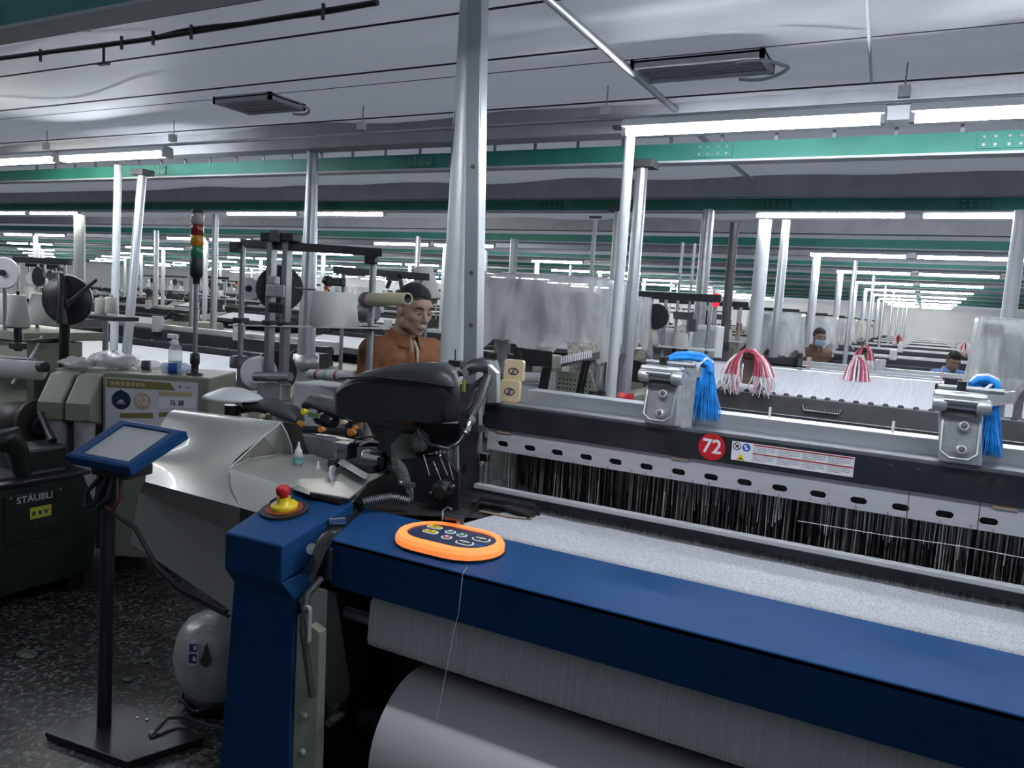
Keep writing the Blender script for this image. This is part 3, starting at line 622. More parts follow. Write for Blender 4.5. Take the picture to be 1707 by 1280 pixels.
# cast brackets carrying the harness guides
def bracket(x0, x1, zt, zb, dx):
    y = 2.487; cx = (x0 + x1) / 2; w_ = x1 - x0
    kx = .03 if x1 < 0 else 0
    b = P('cast_bracket', MB().hexa([(x0 + .004 + dx, y, zb), (x1 + dx, y, zb), (x1 + kx + dx, y + .06, zb), (x0 + dx, y + .06, zb), (x0, y + .012, zt), (x1, y + .012, zt), (x1 + kx, y + .07, zt), (x0, y + .07, zt)]), M_cast, bevel=.006)
    pl = PL((cx + dx * .6, y + .005, (zt + zb) / 2), (1, 0, 0), (-dx * .9, .06, zt - zb))
    h = zt - zb
    rim = MB(); oo = [(-w_/2+.006, h/2-.05), (-w_/2+.006, -h/2+.03), (-w_/2+.03, -h/2+.012), (w_/2-.03, -h/2+.012), (w_/2-.008, -h/2+.03), (w_/2-.008, h/2-.05)]
    rim.tube([pl.p(p[0], p[1], .004) for p in oo], .0045, 6); P('cast_rim', rim, M_cast, b)
    for zz in (.012, -.055):
        P('boss', MB().lathe([(.017, 0), (.015, .010), (.011, .012)], pl.p(.006, zz, 0), pl.n, 14), M_cast, b)
        P('boss_screw', MB().lathe([(.0085, 0), (.0085, .013), (.004, .0135)], pl.p(.006, zz, 0), pl.n, 10), M_darkgrey, b)
    P('saddle', MB().span((x0 - .014, y - .012, zt - .035), (x1 + .012, y + .06, zt + .012)), M_cast, b, bevel=.008)
    P('saddle_groove', MB().cyl((x0 + .012, y - .016, zt - .012), (x1 - .012, y - .016, zt - .012), .010, 8), M_steel, b)
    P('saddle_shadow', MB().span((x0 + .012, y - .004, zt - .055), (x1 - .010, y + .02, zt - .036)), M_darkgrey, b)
    P('saddle_ear', MB().lathe([(.020, 0), (.022, .01), (.022, .03), (.018, .036)], (x0 - .014, y - .006, zt - .022), (1, 0, 0), 12), M_cast, b)
    P('saddle_ear', MB().lathe([(.020, 0), (.022, .01), (.022, .03), (.018, .036)], (x1 - .014, y - .006, zt - .022), (1, 0, 0), 12), M_cast, b)
    P('cross_rod', MB().cyl((x0 - .005, y + .03, zt + .022), (x1 + .05, y + .03, zt + .022), .008, 8), M_steel, b)
    P('clamp', MB().box((cx, y + .03, zt + .030), (.022, .03, .026)), M_grease, b)
    P('support_arm', MB().hexa([(x1, y + .045, zt - .03), (x1 + .085, y + .13, zt - .012), (x1 + .085, y + .15, zt - .012), (x1, y + .065, zt - .03), (x1, y + .045, zt + .008), (x1 + .085, y + .13, zt + .022), (x1 + .085, y + .15, zt + .022), (x1, y + .065, zt + .008)]), M_cast, b)
    if kx: P('bracket_web', MB().hexa([(x1 + .004 + dx, y + .02, zb + .0), (x1 + .030 + dx, y + .06, zb), (x1 + .036 + dx, y + .06, zb), (x1 + .01 + dx, y + .02, zb), (x1 + .008, y + .03, zt - .03), (x1 + .045, y + .06, zt - .02), (x1 + .05, y + .06, zt - .02), (x1 + .014, y + .03, zt - .03)]), M_cast, b)
bracket(-.808, -.697, 1.455, 1.272, .012)
bracket(.058, .165, 1.462, 1.274, .018)
# gold badge plates on the guide post
for k, (x, z, zb) in enumerate(((-1.345, 1.388, 1.35), (-1.350, 1.312, 1.272))):
    yy = 2.585 - k * .012
    pl = PL((x, yy, (z + .045 + zb) / 2), (1, .12, 0), (0, 0, 1)); h = z + .045 - zb
    bd = P('badge_plate', pl.slab(MB(), rrect(.078, h, .010), 0, 0, 0, .022), M_gold, bevel=.002)
    bd['label'] = 'beige gold badge plate with an oval emblem'
    mb = MB(); oo, ii = [(x_ * .021, y_ * .014) for x_, y_ in circ(1, 24)], [(x_ * .0165, y_ * .0105) for x_, y_ in circ(1, 24)]
    e = (.0, -.002)
    mb.loft([pl.poly(ii, *e, .022), pl.poly(ii, *e, .0235), pl.poly(oo, *e, .0235), pl.poly(oo, *e, .022)], caps=False, smooth=False)
    pts = [(.009, .0055), (.002, .0075), (-.004, .004), (.000, 0), (.004, -.003), (-.001, -.0072), (-.009, -.005)]
    mb.tube([pl.p(px_ + e[0], py_ + e[1], .0235) for px_, py_ in pts], .0019, 5); P('badge_emblem', mb, M_navy, bd)
P('badge_post', MB().cyl((-1.338, 2.60, 1.27), (-1.338, 2.60, 1.462), .008, 8), M_blackgloss)

# ---- weft insertion head at the left end
def outline(pts): return pts
front = [(-1.8036, 2.1200, 1.2145), (-1.8109, 2.1200, 1.3084), (-1.7798, 2.1200, 1.3415), (-1.7067, 2.1200, 1.3763), (-1.5844, 2.1200, 1.4046), (-1.4619, 2.1200, 1.4221), (-1.3558, 2.1200, 1.4300), (-1.3110, 2.1200, 1.4128), (-1.2903, 2.1200, 1.3758), (-1.2870, 2.1200, 1.2527), (-1.3671, 2.1200, 1.2344), (-1.4700, 2.1200, 1.2292), (-1.5837, 2.1200, 1.2084), (-1.7028, 2.1200, 1.1972)]
cen = Vector((sum(p[0] for p in front) / 14, 2.12, sum(p[2] for p in front) / 14))
def ringy(y, sx, sz, dz=0, dx=0): return [(cen.x + (p[0] - cen.x) * sx + dx, y, cen.z + (p[2] - cen.z) * sz + dz) for p in front]
mb = MB(); mb.loft([ringy(2.09, .84, .72, -.020, -.02), ringy(2.10, .93, .88, -.010, -.012), ringy(2.125, .965, .95, -.004, -.008), ringy(2.17, .93, 1, .0, -.025), ringy(2.24, .86, 1, .0, -.055), ringy(2.29, .76, .86, -.01, -.085)])
hd = P('insertion_hood', mb, M_black); hd['label'] = 'rounded black plastic hood'
P('hood_seam', MB().tube([(cen.x - .245, 2.094, cen.z + .03), (cen.x - .1, 2.086, cen.z + .052), (cen.x + .1, 2.086, cen.z + .056), (cen.x + .235, 2.094, cen.z + .05)], .004, 6), M_blackpaint, hd)
P('head_underside', MB().loft([[(-1.7028, 2.1600, 1.1928), (-1.3201, 2.1600, 1.2381), (-1.4974, 2.4500, 1.1827), (-1.9314, 2.4500, 1.1314)], [(-1.6116, 2.2000, 1.0467), (-1.3401, 2.2000, 1.1612), (-1.4924, 2.4500, 1.1057), (-1.8387, 2.4500, 0.9713)]], smooth=False), M_blackpaint)
mb = MB(); mb.loft([[(p[0] + r_ * math.cos(a), p[1] + r_ * math.sin(a) * .7, p[2]) for a in np.linspace(0, 5.9, 10)] for p, r_ in (((-1.5338, 2.1900, 1.1732), .035), ((-1.5569, 2.1800, 1.1224), .05), ((-1.5354, 2.1700, 1.0528), .055), ((-1.4940, 2.1600, 0.9871), .035), ((-1.4779, 2.1500, 0.9180), .014))])
P('lint_covered_casting', mb, M_lint)
mb = MB(); mb.loft([[(-1.5360, 2.1400, 1.0891), (-1.3616, 2.1400, 1.1257), (-1.2995, 2.1400, 1.0746), (-1.2941, 2.1400, 0.9539), (-1.4449, 2.1400, 0.9010), (-1.5370, 2.1400, 0.9730)], [(-1.6407, 2.3000, 1.0600), (-1.4513, 2.3000, 1.0971), (-1.3895, 2.3000, 1.0371), (-1.3859, 2.3000, 0.9028), (-1.5530, 2.3000, 0.8450), (-1.6465, 2.3000, 0.9233)]], smooth=False)
P('drive_cover', mb, M_black, bevel=.012)
P('motor_boss', MB().lathe([(.035, 0), (.035, .03), (.022, .04), (.022, .055)], (-1.3436, 2.1300, 1.0184), (.2, -1, 0), 14), M_grease)
for q in ((-1.3391, 2.1000, 0.9946), (-1.2952, 2.1000, 1.0384), (-1.3705, 2.1000, 1.0053)): P('head_knob', MB().lathe([(.011, 0), (.011, .018), (.006, .022)], q, (0, -1, .1), 10), M_blackgloss)
P('guide_column', MB().hexa([(-1.4756, 2.4600, 0.8287), (-1.3916, 2.4600, 0.8398), (-1.4708, 2.6000, 0.7937), (-1.5595, 2.6000, 0.7819), (-1.5236, 2.4600, 1.3291), (-1.4325, 2.4600, 1.3387), (-1.5140, 2.6000, 1.3209), (-1.6103, 2.6000, 1.3108)]), M_darkgrey)
P('column_slot', MB().lathe([(.002, -.02), (.006, -.008), (.003, .012), (.001, .02)], (-1.4662, 2.4550, 1.0215), (0, 0, 1), 8), M_dark)
P('guide_rod', MB().cyl((-1.5097, 2.4400, 1.1000), (-1.5081, 2.4400, 0.8620), .006, 8), M_steel); P('guide_rod', MB().cyl((-1.4992, 2.4400, 1.1015), (-1.4948, 2.4400, 0.8645), .004, 8), M_chrome)
# thread guides, links and lint around the head
for a_, b_, r_, m_ in (((-1.3650, 2.1200, 1.1242), (-1.3372, 2.1300, 1.0662), .003, M_steel), ((-1.3902, 2.1200, 1.1082), (-1.3556, 2.1200, 1.0488), .002, M_chrome), ((-1.4363, 2.1300, 1.1201), (-1.4015, 2.1200, 1.0575), .0025, M_steel), ((-1.3415, 2.1400, 1.1085), (-1.3191, 2.1400, 1.0512), .002, M_cast)):
    P('thread_guide', MB().cyl(a_, b_, r_, 6), m_)
P('guide_eye', MB().lathe([(.004, -.003), (.008, 0), (.004, .003)], (-1.3620, 2.1150, 1.1294), (0, -1, 0), 10), M_chrome)
for k in range(6): P('lifting_hook', MB().cyl((-1.5061, 2.3000, 1.1131) if k < 3 else (-1.4528, 2.3000, 1.1208), (-1.5025, 2.3000, 1.0543) if k < 3 else (-1.4491, 2.3000, 1.0625), .003, 6), M_steel).location.x += (k % 3) * .018
P('lint_tuft', MB().ball((-1.4741, 2.1600, 1.1580), (.035, .03, .04), 10, 7), M_lint); P('lint_tuft', MB().ball((-1.4423, 2.1000, 0.9146), (.02, .02, .012), 8, 5), M_lint)
P('link_plate', MB().prism([(-1.5131, 2.1000, 1.0263), (-1.4487, 2.1000, 1.0246), (-1.4478, 2.1000, 1.0084), (-1.5120, 2.1000, 1.0078)], (0, .012, 0)), M_steel, bevel=.002)
P('link_pin', MB().lathe([(.007, 0), (.007, .006), (.004, .008)], (-1.4988, 2.0980, 1.0208), (0, -1, 0), 8), M_chrome)
P('air_tube', MB().tube([(-1.7627, 2.2000, 1.0967), (-1.7200, 2.2000, 1.1182), (-1.6554, 2.2000, 1.1207), (-1.6144, 2.2000, 1.0962), (-1.5986, 2.2000, 1.0488)], .004, 6), M_white)
P('air_tube', MB().tube([(-1.8449, 2.2500, 1.0712), (-1.8183, 2.2500, 1.1091), (-1.7488, 2.2500, 1.1232), (-1.6657, 2.2500, 1.1037)], .0035, 6), M_black)
# hinged arm with hose
P('arm_cover', MB().loft([[(p[0], p[1] + dy, p[2] + dz) for dy, dz in ((-.05, -.02), (-.03, .02), (.03, .025), (.06, -.02))] for p in ((-1.4761, 2.4200, 1.3856), (-1.4424, 2.4600, 1.4114), (-1.3955, 2.5000, 1.4029), (-1.3882, 2.5200, 1.3575))]), M_black)
P('arm_bracket', MB().prism([(-1.3743, 2.4600, 1.2736), (-1.3791, 2.4600, 1.3443), (-1.4139, 2.4600, 1.4074), (-1.3993, 2.4600, 1.4177), (-1.3567, 2.4600, 1.3864), (-1.3467, 2.4600, 1.2768)], (0, .03, 0)), M_cast, bevel=.003)
P('arm_body', MB().loft([[(p[0] + .02 * math.cos(a), p[1] + .03 * math.sin(a), p[2] + .02 * math.sin(a)) for a in np.linspace(0, 5.5, 8)] for p in ((-1.4165, 2.3600, 1.2709), (-1.4262, 2.4200, 1.3309), (-1.4017, 2.4700, 1.3680))]), M_blackpaint)
P('green_marker', MB().box((-1.3970, 2.3000, 1.3465), (.014, .01, .045)), mat('olive_green_marker', (.16, .25, .03), .5), bevel=.003)
P('sensor_stub', MB().cyl((-1.4522, 2.3200, 1.4698), (-1.4498, 2.3200, 1.4317), .003, 6).box((-1.4415, 2.3200, 1.4196), (.05, .04, .022)), M_black, bevel=.004)
P('hinge_pin', MB().cyl((-1.4299, 2.3400, 1.3963), (-1.3926, 2.3000, 1.3913), .012, 10), M_steel)
hose = [(-1.4791, 2.1400, 1.2279), (-1.4210, 2.0800, 1.2020), (-1.3565, 2.0500, 1.1753), (-1.3008, 2.0600, 1.1702), (-1.3085, 2.1400, 1.1778), (-1.3357, 2.2200, 1.1964)]
P('hose', MB().tube(hose, .0075, 8), M_blackgloss)
ft = P('hose_fitting', MB().tube([(-1.3357, 2.2200, 1.1964), (-1.3328, 2.2500, 1.2388)], .013, 10), M_chrome)
P('fitting_nut', MB().tube([(-1.3333, 2.2230, 1.2046), (-1.3325, 2.2320, 1.2181)], .017, 6, smooth=False), M_chrome, ft); P('fitting_nut', MB().tube([(-1.3331, 2.2470, 1.2350), (-1.3300, 2.2560, 1.2510)], .018, 6, smooth=False), M_chrome, ft)
P('hose', MB().tube([(-1.3321, 2.2560, 1.2466), (-1.3349, 2.3000, 1.2922), (-1.3515, 2.3600, 1.3430), (-1.3730, 2.4200, 1.3694)], [.013, .013, .016, .018], 10), M_black)
# left selvedge fittings
P('selvedge_holder', MB().box((-1.3749, 2.4400, 1.0743), (.035, .02, .03)), M_chrome, bevel=.003)
for dx in (0, 8, 16): P('selvedge_needle', MB().cyl((-1.3882, 2.4400, 1.0430), (-1.3873, 2.4400, 0.9524), .006, 8) if dx == 0 else (MB().cyl((-1.3686, 2.4400, 1.0573), (-1.3674, 2.4400, 0.9626), .008, 8) if dx == 8 else MB().cyl((-1.3567, 2.4600, 1.0515), (-1.3578, 2.4600, 0.9537), .004, 6)), M_steel)
P('eyelet_block', MB().box((-1.3949, 2.4360, 1.1797), (.020, .012, .026)).tube([(-1.3991, 2.4360, 1.1657), (-1.4042, 2.4360, 1.0863)], .004, 6), M_steel)
P('temple_bar', MB().loft([[(p[0], p[1] + dy, p[2] + dz) for dy, dz in ((-.02, 0), (0, .014), (.03, .012), (.03, -.004))] for p in ((-1.2806, 2.2168, 0.9650), (-1.1761, 2.2379, 0.9650), (-1.0557, 2.2050, 0.9600))]), M_grease)
P('temple_lip', MB().tube([(-1.2244, 2.1621, 0.9580), (-1.1136, 2.1649, 0.9580), (-1.0524, 2.1988, 0.9580)], .004, 6), M_brown)
P('cutter_guard', MB().loft([[(-1.2140, 2.0788, 0.9700), (-1.2580, 2.2157, 0.9900), (-1.0501, 2.2520, 0.9850)], [(-1.2191, 2.0889, 0.9550), (-1.2560, 2.2163, 0.9550), (-1.0480, 2.2521, 0.9550)]], closed=False, smooth=False), M_blackpaint)
P('weft_gripper', MB().loft([[(-1.2651, 1.9979, 0.9550), (-1.1938, 2.0075, 0.9550), (-1.2295, 2.0801, 0.9550), (-1.3022, 2.0722, 0.9550)], [(-1.2069, 1.9090, 0.9900), (-1.1493, 1.9250, 0.9900), (-1.1773, 1.9840, 0.9900), (-1.2338, 1.9703, 0.9900)], [(-1.1743, 1.8798, 1.0100), (-1.1327, 1.8828, 1.0100), (-1.1498, 1.9169, 1.0100), (-1.1860, 1.9110, 1.0100)]], smooth=False), M_black, bevel=.004)
P('gripper_plate', MB().box((-1.1631, 1.9273, 0.9850), (.012, .006, .032)), M_cast, bevel=.002)
P('gripper_clip', MB().tube([(-1.2455, 1.9704, 0.9650), (-1.2665, 2.0006, 0.9850), (-1.2488, 1.9995, 1.0000), (-1.2328, 1.9952, 1.0000)], .004, 6), M_steel)
P('head_bed', MB().hexa([(-1.6127, 2.0263, 0.9300), (-1.4651, 2.0291, 0.9300), (-1.0601, 2.2807, 0.9300), (-1.4099, 2.8818, 0.9300), (-1.5634, 1.9644, 0.9520), (-1.4203, 1.9671, 0.9520), (-1.0277, 2.2110, 0.9520), (-1.3668, 2.7938, 0.9520)]), M_grease)
P('rear_bed', MB().hexa([(-1.95, 2.06, .80), (-1.18, 2.06, .80), (-1.18, 2.50, .80), (-1.95, 2.50, .80), (-1.95, 2.06, .93), (-1.18, 2.06, .93), (-1.18, 2.50, .93), (-1.95, 2.50, .93)]), M_grease)
coil = [(-1.5121, 1.9171, 0.9850), (-1.4796, 1.9543, 0.9950), (-1.4489, 1.9860, 1.0000), (-1.4011, 2.0090, 0.9900)]
P('hose_core', MB().tube(coil, .011, 8), M_black)
mb = MB(); cv = [Vector(q) for q in coil]
for k in range(24):
    u_ = k / 23 * 2.999; i_ = int(u_); p_ = cv[i_].lerp(cv[i_ + 1], u_ - i_); d_ = (cv[i_ + 1] - cv[i_]).normalized()
    mb.lathe([(.012, -.0016), (.016, 0), (.012, .0016)], p_, d_, 8)
P('ribbed_hose', mb, M_steel, kind='stuff')
# greasy motor, cylinder and links behind the shelf
P('feeder_motor', MB().lathe([(.03, 0), (.033, .005), (.033, .075), (.028, .08)], (-1.7557, 2.2216, 1.0500), (1, .15, 0), 14), M_chrome)
P('motor_mount', MB().box((-1.7047, 2.1731, 1.0300), (.10, .08, .03)), M_blackpaint, bevel=.004)
P('valve_bank', MB().box((-1.8593, 2.2336, 1.0600), (.07, .06, .06)), M_steel, bevel=.004); P('valve_rail', MB().cyl((-1.8346, 2.2266, 1.0850), (-1.7609, 2.3037, 1.0850), .008, 8), M_black)
P('valve_handle', MB().box((-1.6480, 2.1850, 1.0500), (.03, .02, .04)), M_black)
for q in ((560, 735), (545, 728), (575, 742)): P('feed_tube', MB().tube([(-1.8024, 2.1193, 1.0300), (-1.8647, 2.1964, 1.0600), (-1.9154, 2.2814, 1.0800)], .004, 6), M_cast)

# ---- greige left end hood
Lr, Rr = [], []
crL, crR = (-2.7200, 2.1532, 1.1106), (-2.1200, 2.1670, 1.1383)
mid = [((-2.7000, 2.0735, 1.0295), (-2.1200, 2.0835, 1.0955)), ((-2.6600, 2.0060, 0.9392), (-2.1200, 1.9281, 1.0026)), ((-2.4084, 1.8027, 0.9250), (-1.9112, 1.7821, 0.9250)), ((-2.7884, 2.0596, 0.7750), (-2.0405, 1.9004, 0.7750)), ((-2.8940, 2.1000, 0.5232), (-2.0699, 1.9200, 0.4784))]
bkL, bkR = (crL[0], crL[1] + .10, crL[2] - .012), (crR[0], crR[1] + .10, crR[2] - .02)
bk2L, bk2R = (crL[0], crL[1] + .28, .75), (crR[0], crR[1] + .28, .75)
lines = [(bk2L, bk2R), (bkL, bkR), (crL, crR)] + mid
nn = 14; top_l = []
def ln(a, b): return [tuple(Vector(a).lerp(Vector(b), k / nn)) for k in range(nn + 1)]
def cr(p0, p1, p2, p3, u):
    p0, p1, p2, p3 = map(Vector, (p0, p1, p2, p3))
    return tuple(.5 * (2 * p1 + (p2 - p0) * u + (2 * p0 - 5 * p1 + 4 * p2 - p3) * u * u + (3 * p1 - p0 - 3 * p2 + p3) * u ** 3))
sec = lines[1:6]; fine_l = [lines[0]]
for i_ in range(len(sec) - 1):
    q_ = [sec[max(0, i_ - 1)], sec[i_], sec[i_ + 1], sec[min(len(sec) - 1, i_ + 2)]]
    for u_ in np.linspace(0, 1, 6)[: 5 if i_ < len(sec) - 2 else 6]: fine_l.append((cr(*[z_[0] for z_ in q_], u_), cr(*[z_[1] for z_ in q_], u_)))
mb = MB(); mb.loft([ln(a, b) for a, b in fine_l], closed=False); P('end_hood', mb, M_greige)
mb = MB(); mb.loft([ln(a, b) for a, b in lines[5:7]], closed=False); P('end_hood_brow', mb, M_greige)
mb = MB(); mb.loft([ln(a, b) for a, b in lines[6:]], closed=False); P('end_hood_lower_panel', mb, M_greige)
# end face of the hood, meeting the shelf
S1, S2, S3, S4 = (-2.1171, 1.9202, 1.0000), (-2.1885, 2.0756, 1.0000), (-2.1742, 2.2147, 1.0000), (-2.1376, 2.2516, 1.0000)
mb = MB(); mb.loft([[lines[4][1], tuple(Vector(lines[4][1]).lerp(Vector(lines[3][1]), .5)), lines[3][1], lines[2][1], (-2.1100, 2.1900, 1.0951), (-2.1100, 2.2180, 1.0374)],
                    [S1, tuple(Vector(S1).lerp(Vector(S2), .5)), S2, S3, tuple(Vector(S3).lerp(Vector(S4), .6)), S4]], closed=False, smooth=False)
P('hood_end_face', mb, M_greige)
P('hood_end_edge', MB().tube([lines[2][1], (-2.1100, 2.1900, 1.0951), (-2.1100, 2.2180, 1.0374), S4], .003, 6), M_white)
P('hood_edge', MB().tube([S1, tuple(Vector(lines[4][1])), lines[3][1], lines[2][1]], .0022, 6), M_white); P('shelf_edge_line', MB().tube([S1, S2, S3, S4], .002, 6), M_white)
# shelf
sh = [(-2.1171, 1.9202, 1.0000), (-2.1885, 2.0756, 1.0000), (-2.1742, 2.2147, 1.0000), (-2.0844, 2.3052, 1.0000), (-1.8592, 2.2371, 1.0000), (-1.6566, 2.1149, 1.0000), (-1.5342, 1.8813, 1.0000), (-1.7726, 1.8720, 1.0000)]
mb = MB(); mb.prism([(p[0], p[1], p[2] - .02) for p in sh], (0, 0, .02)); P('end_shelf', mb, M_greige)
mb = MB(); mb.loft([[sh[0], sh[7]], [(-2.0162, 1.8383, 0.9650), (-1.7942, 1.7968, 0.9650)], [(-1.9112, 1.7821, 0.9250), (-1.7936, 1.7721, 0.9250)]], closed=False); P('shelf_front', mb, M_greige)
P('end_body', MB().hexa([(-2.66, 2.34, .10), (-1.72, 2.30, .10), (-1.72, 2.48, .10), (-2.66, 2.48, .10), (-2.6, 2.30, .80), (-1.72, 2.1, .86), (-1.72, 2.48, .86), (-2.6, 2.48, .80)]), M_darkgrey)
for x in (-2.5, -1.85): P('foot', MB().span((x - .05, 2.33, 0), (x + .05, 2.46, .11)), M_dark)
P('hood_black_strip', MB().hexa([(-1.7547, 1.8561, 1.0000), (-1.6362, 1.8300, 1.0000), (-1.6593, 1.8692, 1.0000), (-1.7822, 1.9070, 1.0000), (-1.7223, 1.8218, 1.0120), (-1.6060, 1.7962, 1.0120), (-1.6287, 1.8347, 1.0120), (-1.7493, 1.8717, 1.0120)]), M_blackgloss)
P('cover_plate', MB().prism([(-1.6440, 1.8107, 1.0140), (-1.5007, 1.8318, 1.0140), (-1.5788, 2.0167, 1.0140), (-1.6973, 1.9986, 1.0140)], (0, 0, .006)), M_greige, bevel=.002)
P('cover_plate', MB().prism([(-1.7026, 2.0049, 1.0120), (-1.5808, 1.9819, 1.0120), (-1.6278, 2.1716, 1.0120), (-1.8314, 2.2035, 1.0120)], (0, 0, .006)), M_greige, bevel=.002)
P('plate_rim', MB().span(tuple(np.array((-1.6431, 1.8239, 1.0000)) - (0, .01, .0)), tuple(np.array((-1.5226, 1.8819, 1.0000)) + (0, .012, .014))), M_black)
P('lever_arm', MB().hexa([(-1.8188, 2.1448, 1.0300), (-1.5831, 2.0146, 1.0300), (-1.6160, 2.0783, 1.0300), (-1.8603, 2.2196, 1.0300), (-1.7602, 2.0756, 1.0500), (-1.5320, 1.9496, 1.0500), (-1.5639, 2.0112, 1.0500), (-1.8003, 2.1480, 1.0500)]), M_cast, bevel=.005)
P('lever_knuckle', MB().lathe([(.018, 0), (.022, .01), (.018, .03)], (-1.8182, 2.1252, 1.0200), (0, 0, 1), 12), M_grease)
P('lever_drop', MB().tube([(-1.7353, 2.0255, 1.0450), (-1.7108, 1.9892, 1.0300), (-1.6744, 1.9630, 1.0180)], [.012, .011, .009], 8), M_cast)
# weft feeders with orange knobs, behind the shelf
def feeder(path, dr):
    mb = MB(); rings = []
    for (p, ry, rz) in path: rings.append([(p[0], p[1] + ry * math.cos(a), p[2] + rz * math.sin(a)) for a in np.linspace(0, 2 * math.pi, 12, endpoint=False)])
    mb.loft(rings); return mb
f1 = P('weft_feeder', feeder([((-2.7349, 2.5500, 1.0732), .03, .015), ((-2.6559, 2.5500, 1.1050), .06, .028), ((-2.5448, 2.5500, 1.1154), .07, .034), ((-2.4179, 2.5500, 1.0955), .06, .036), ((-2.3817, 2.5500, 1.0732), .03, .02)], 1), M_darkgrey)
f2 = P('weft_feeder', feeder([((-2.4143, 2.6200, 1.1299), .03, .02), ((-2.3623, 2.6200, 1.1550), .06, .034), ((-2.2404, 2.6200, 1.1371), .07, .034), ((-2.1553, 2.6200, 1.1156), .04, .026)], 1), M_darkgrey)
for f_, q in ((f1, (447, 716)), (f2, (537, 722))): P('feeder_drum', MB().lathe([(.02, -.05), (.034, -.045), (.034, .04), (.025, .045)], (-2.5401, 2.5200, 1.0236) if f_ is f1 else (-2.2541, 2.5800, 1.0862), (1, 0, -.2), 14), M_blackgloss, f_)
for f_, q in ((f1, (-2.5065, 2.4600, 1.0856)), (f2, (-2.2704, 2.5400, 1.1095))): P('feeder_guide', MB().tube([(q[0] - .03, q[1], q[2] - .02), q, (q[0] + .03, q[1], q[2] + .012)], .006, 6), M_chrome, f_)
P('feeder_rail', MB().tube([(-2.4909, 2.5000, 1.0243), (-2.2834, 2.5200, 1.0469), (-2.0458, 2.5500, 1.0596)], .016, 8), M_blackpaint)
P('feeder_console', MB().span((-2.42, 2.50, .86), (-1.80, 2.56, 1.03)), M_steel, bevel=.01)
P('feeder_stand_plate', MB().span((-2.46, 2.42, .80), (-1.85, 2.60, .94)), M_darkgrey)
for q, m_, r_ in (((-2.2631, 2.4500, 1.1349), M_yellow, .013), ((-2.2715, 2.4400, 1.0811), M_orange, .014), ((-2.1556, 2.4400, 1.0734), M_orange, .014), ((-2.0398, 2.4400, 1.1186), M_tan, .011), ((-1.9893, 2.4300, 1.0845), M_orange, .017), ((-1.9963, 2.4600, 1.0997), M_orange, .010), ((-2.5034, 2.4500, 1.0844), M_tan, .012)):
    P('tension_knob', MB().lathe([(r_ * .6, -.02), (r_ * .7, -.004), (r_, 0), (r_, .012), (r_ * .8, .016)], q, (.2, -1, .1), 12), m_)
P('green_chip', MB().box((-2.2309, 2.4700, 1.1215), (.06, .01, .02)), mat('dull_green_plastic', (.12, .17, .10), .6))
# glue bottle and its cap standing on the shelf
def bottle_glue():
    b = (-1.9809, 2.1193, 1.0000)
    t = thing('glue_bottle', 'small clear glue bottle with white nozzle standing on the greige shelf', 'bottle', b)
    MB().lathe([(.016, 0), (.0175, .002), (.0175, .042), (.013, .050)], b, n=16).build('body', mat('cloudy_clear_plastic', (.72, .74, .76), .3, trans=.4), t)
    MB().lathe([(.0179, .010), (.0179, .034)], b, n=16, caps=False).build('label', mat('teal_label', (.18, .42, .42), .5, 0, .5, 60), t)
    MB().lathe([(.014, .048), (.014, .058), (.009, .062), (.004, .078), (.004, .084), (.0022, .090)], b, n=12).build('nozzle', M_white, t)
bottle_glue()
b = (-1.8964, 2.1316, 1.0000)
solo('bottle_cap', MB().lathe([(.010, 0), (.009, .004), (.003, .026), (.002, .029)], b, n=12), M_white, 'tiny white pointed cap lying beside the glue bottle', 'cap', loc=b)

# ================================================================ left side of the picture
# display terminal on a stand
t = thing('display_terminal', 'blue framed touch screen terminal on a black pole stand, left foreground', 'terminal', (-2.46, 1.69, 0))
Lc, Bc, Rc, Tc = (-2.555, 1.600, 1.028), (-2.27, 1.640, 1.022), (-2.225, 1.868, 1.092), (-2.525, 1.835, 1.122)
pl = PL(Lc, Vector(Bc) - Vector(Lc), Vector(Tc) - Vector(Lc)); pw = (Vector(Bc) - Vector(Lc)).length; ph = (Vector(Tc) - Vector(Lc)).length
out = [(0, 0), (pw, 0), (pw + .02, ph - .005), (.0, ph)]
inn = [(.05, .028), (pw - .03, .028), (pw - .028, ph - .032), (.045, ph - .032)]
mb = MB(); back = [(.045, .035), (pw - .035, .04), (pw - .02, ph - .02), (.045, ph - .02)]
mb.loft([pl.poly(back, c=-.055), pl.poly(out, c=-.030), pl.poly(out, c=0), pl.poly([(.012, .010), (pw - .012, .010), (pw + .006, ph - .015), (.012, ph - .012)], c=.006), pl.poly(inn, c=.006), pl.poly(inn, c=-.003)], smooth=False)
mb.build('housing', M_blue, t, bevel=.002)
sc = MB(); sc.prism(pl.poly(inn, c=-.0032), pl.n * .002); s_ = sc.build('screen', M_screen, t)
mb = MB()
for a, b_, w_, h_ in ((.19, .17, .03, .006), (.10, .09, .04, .008), (.15, .12, .012, .05)): pl.rect(mb, a, b_, a + w_, b_ + h_, -.0012, -.0008)
mb.build('faint_screen_marks', mat('faint_pink', (.43, .40, .40), .3), s_)
MB().cyl((-2.475, 1.695, .02), (-2.462, 1.70, .985), .024, 12).build('pole', M_black, t)
MB().box((-2.42, 1.72, .985), (.16, .12, .04), Matrix.Rotation(.15, 3, 'Z')).build('neck_bracket', M_black, t, bevel=.006)
bq = [(-2.60, 1.555), (-2.21, 1.60), (-2.12, 1.84), (-2.53, 1.83)]
MB().prism([(x, y, 0.012) for x, y in bq], (0, 0, .018)).prism([(x * .98 - .048, y * .98 + .034, 0) for x, y in bq], (0, 0, .012)).build('base_plate', M_black, t, bevel=.003)
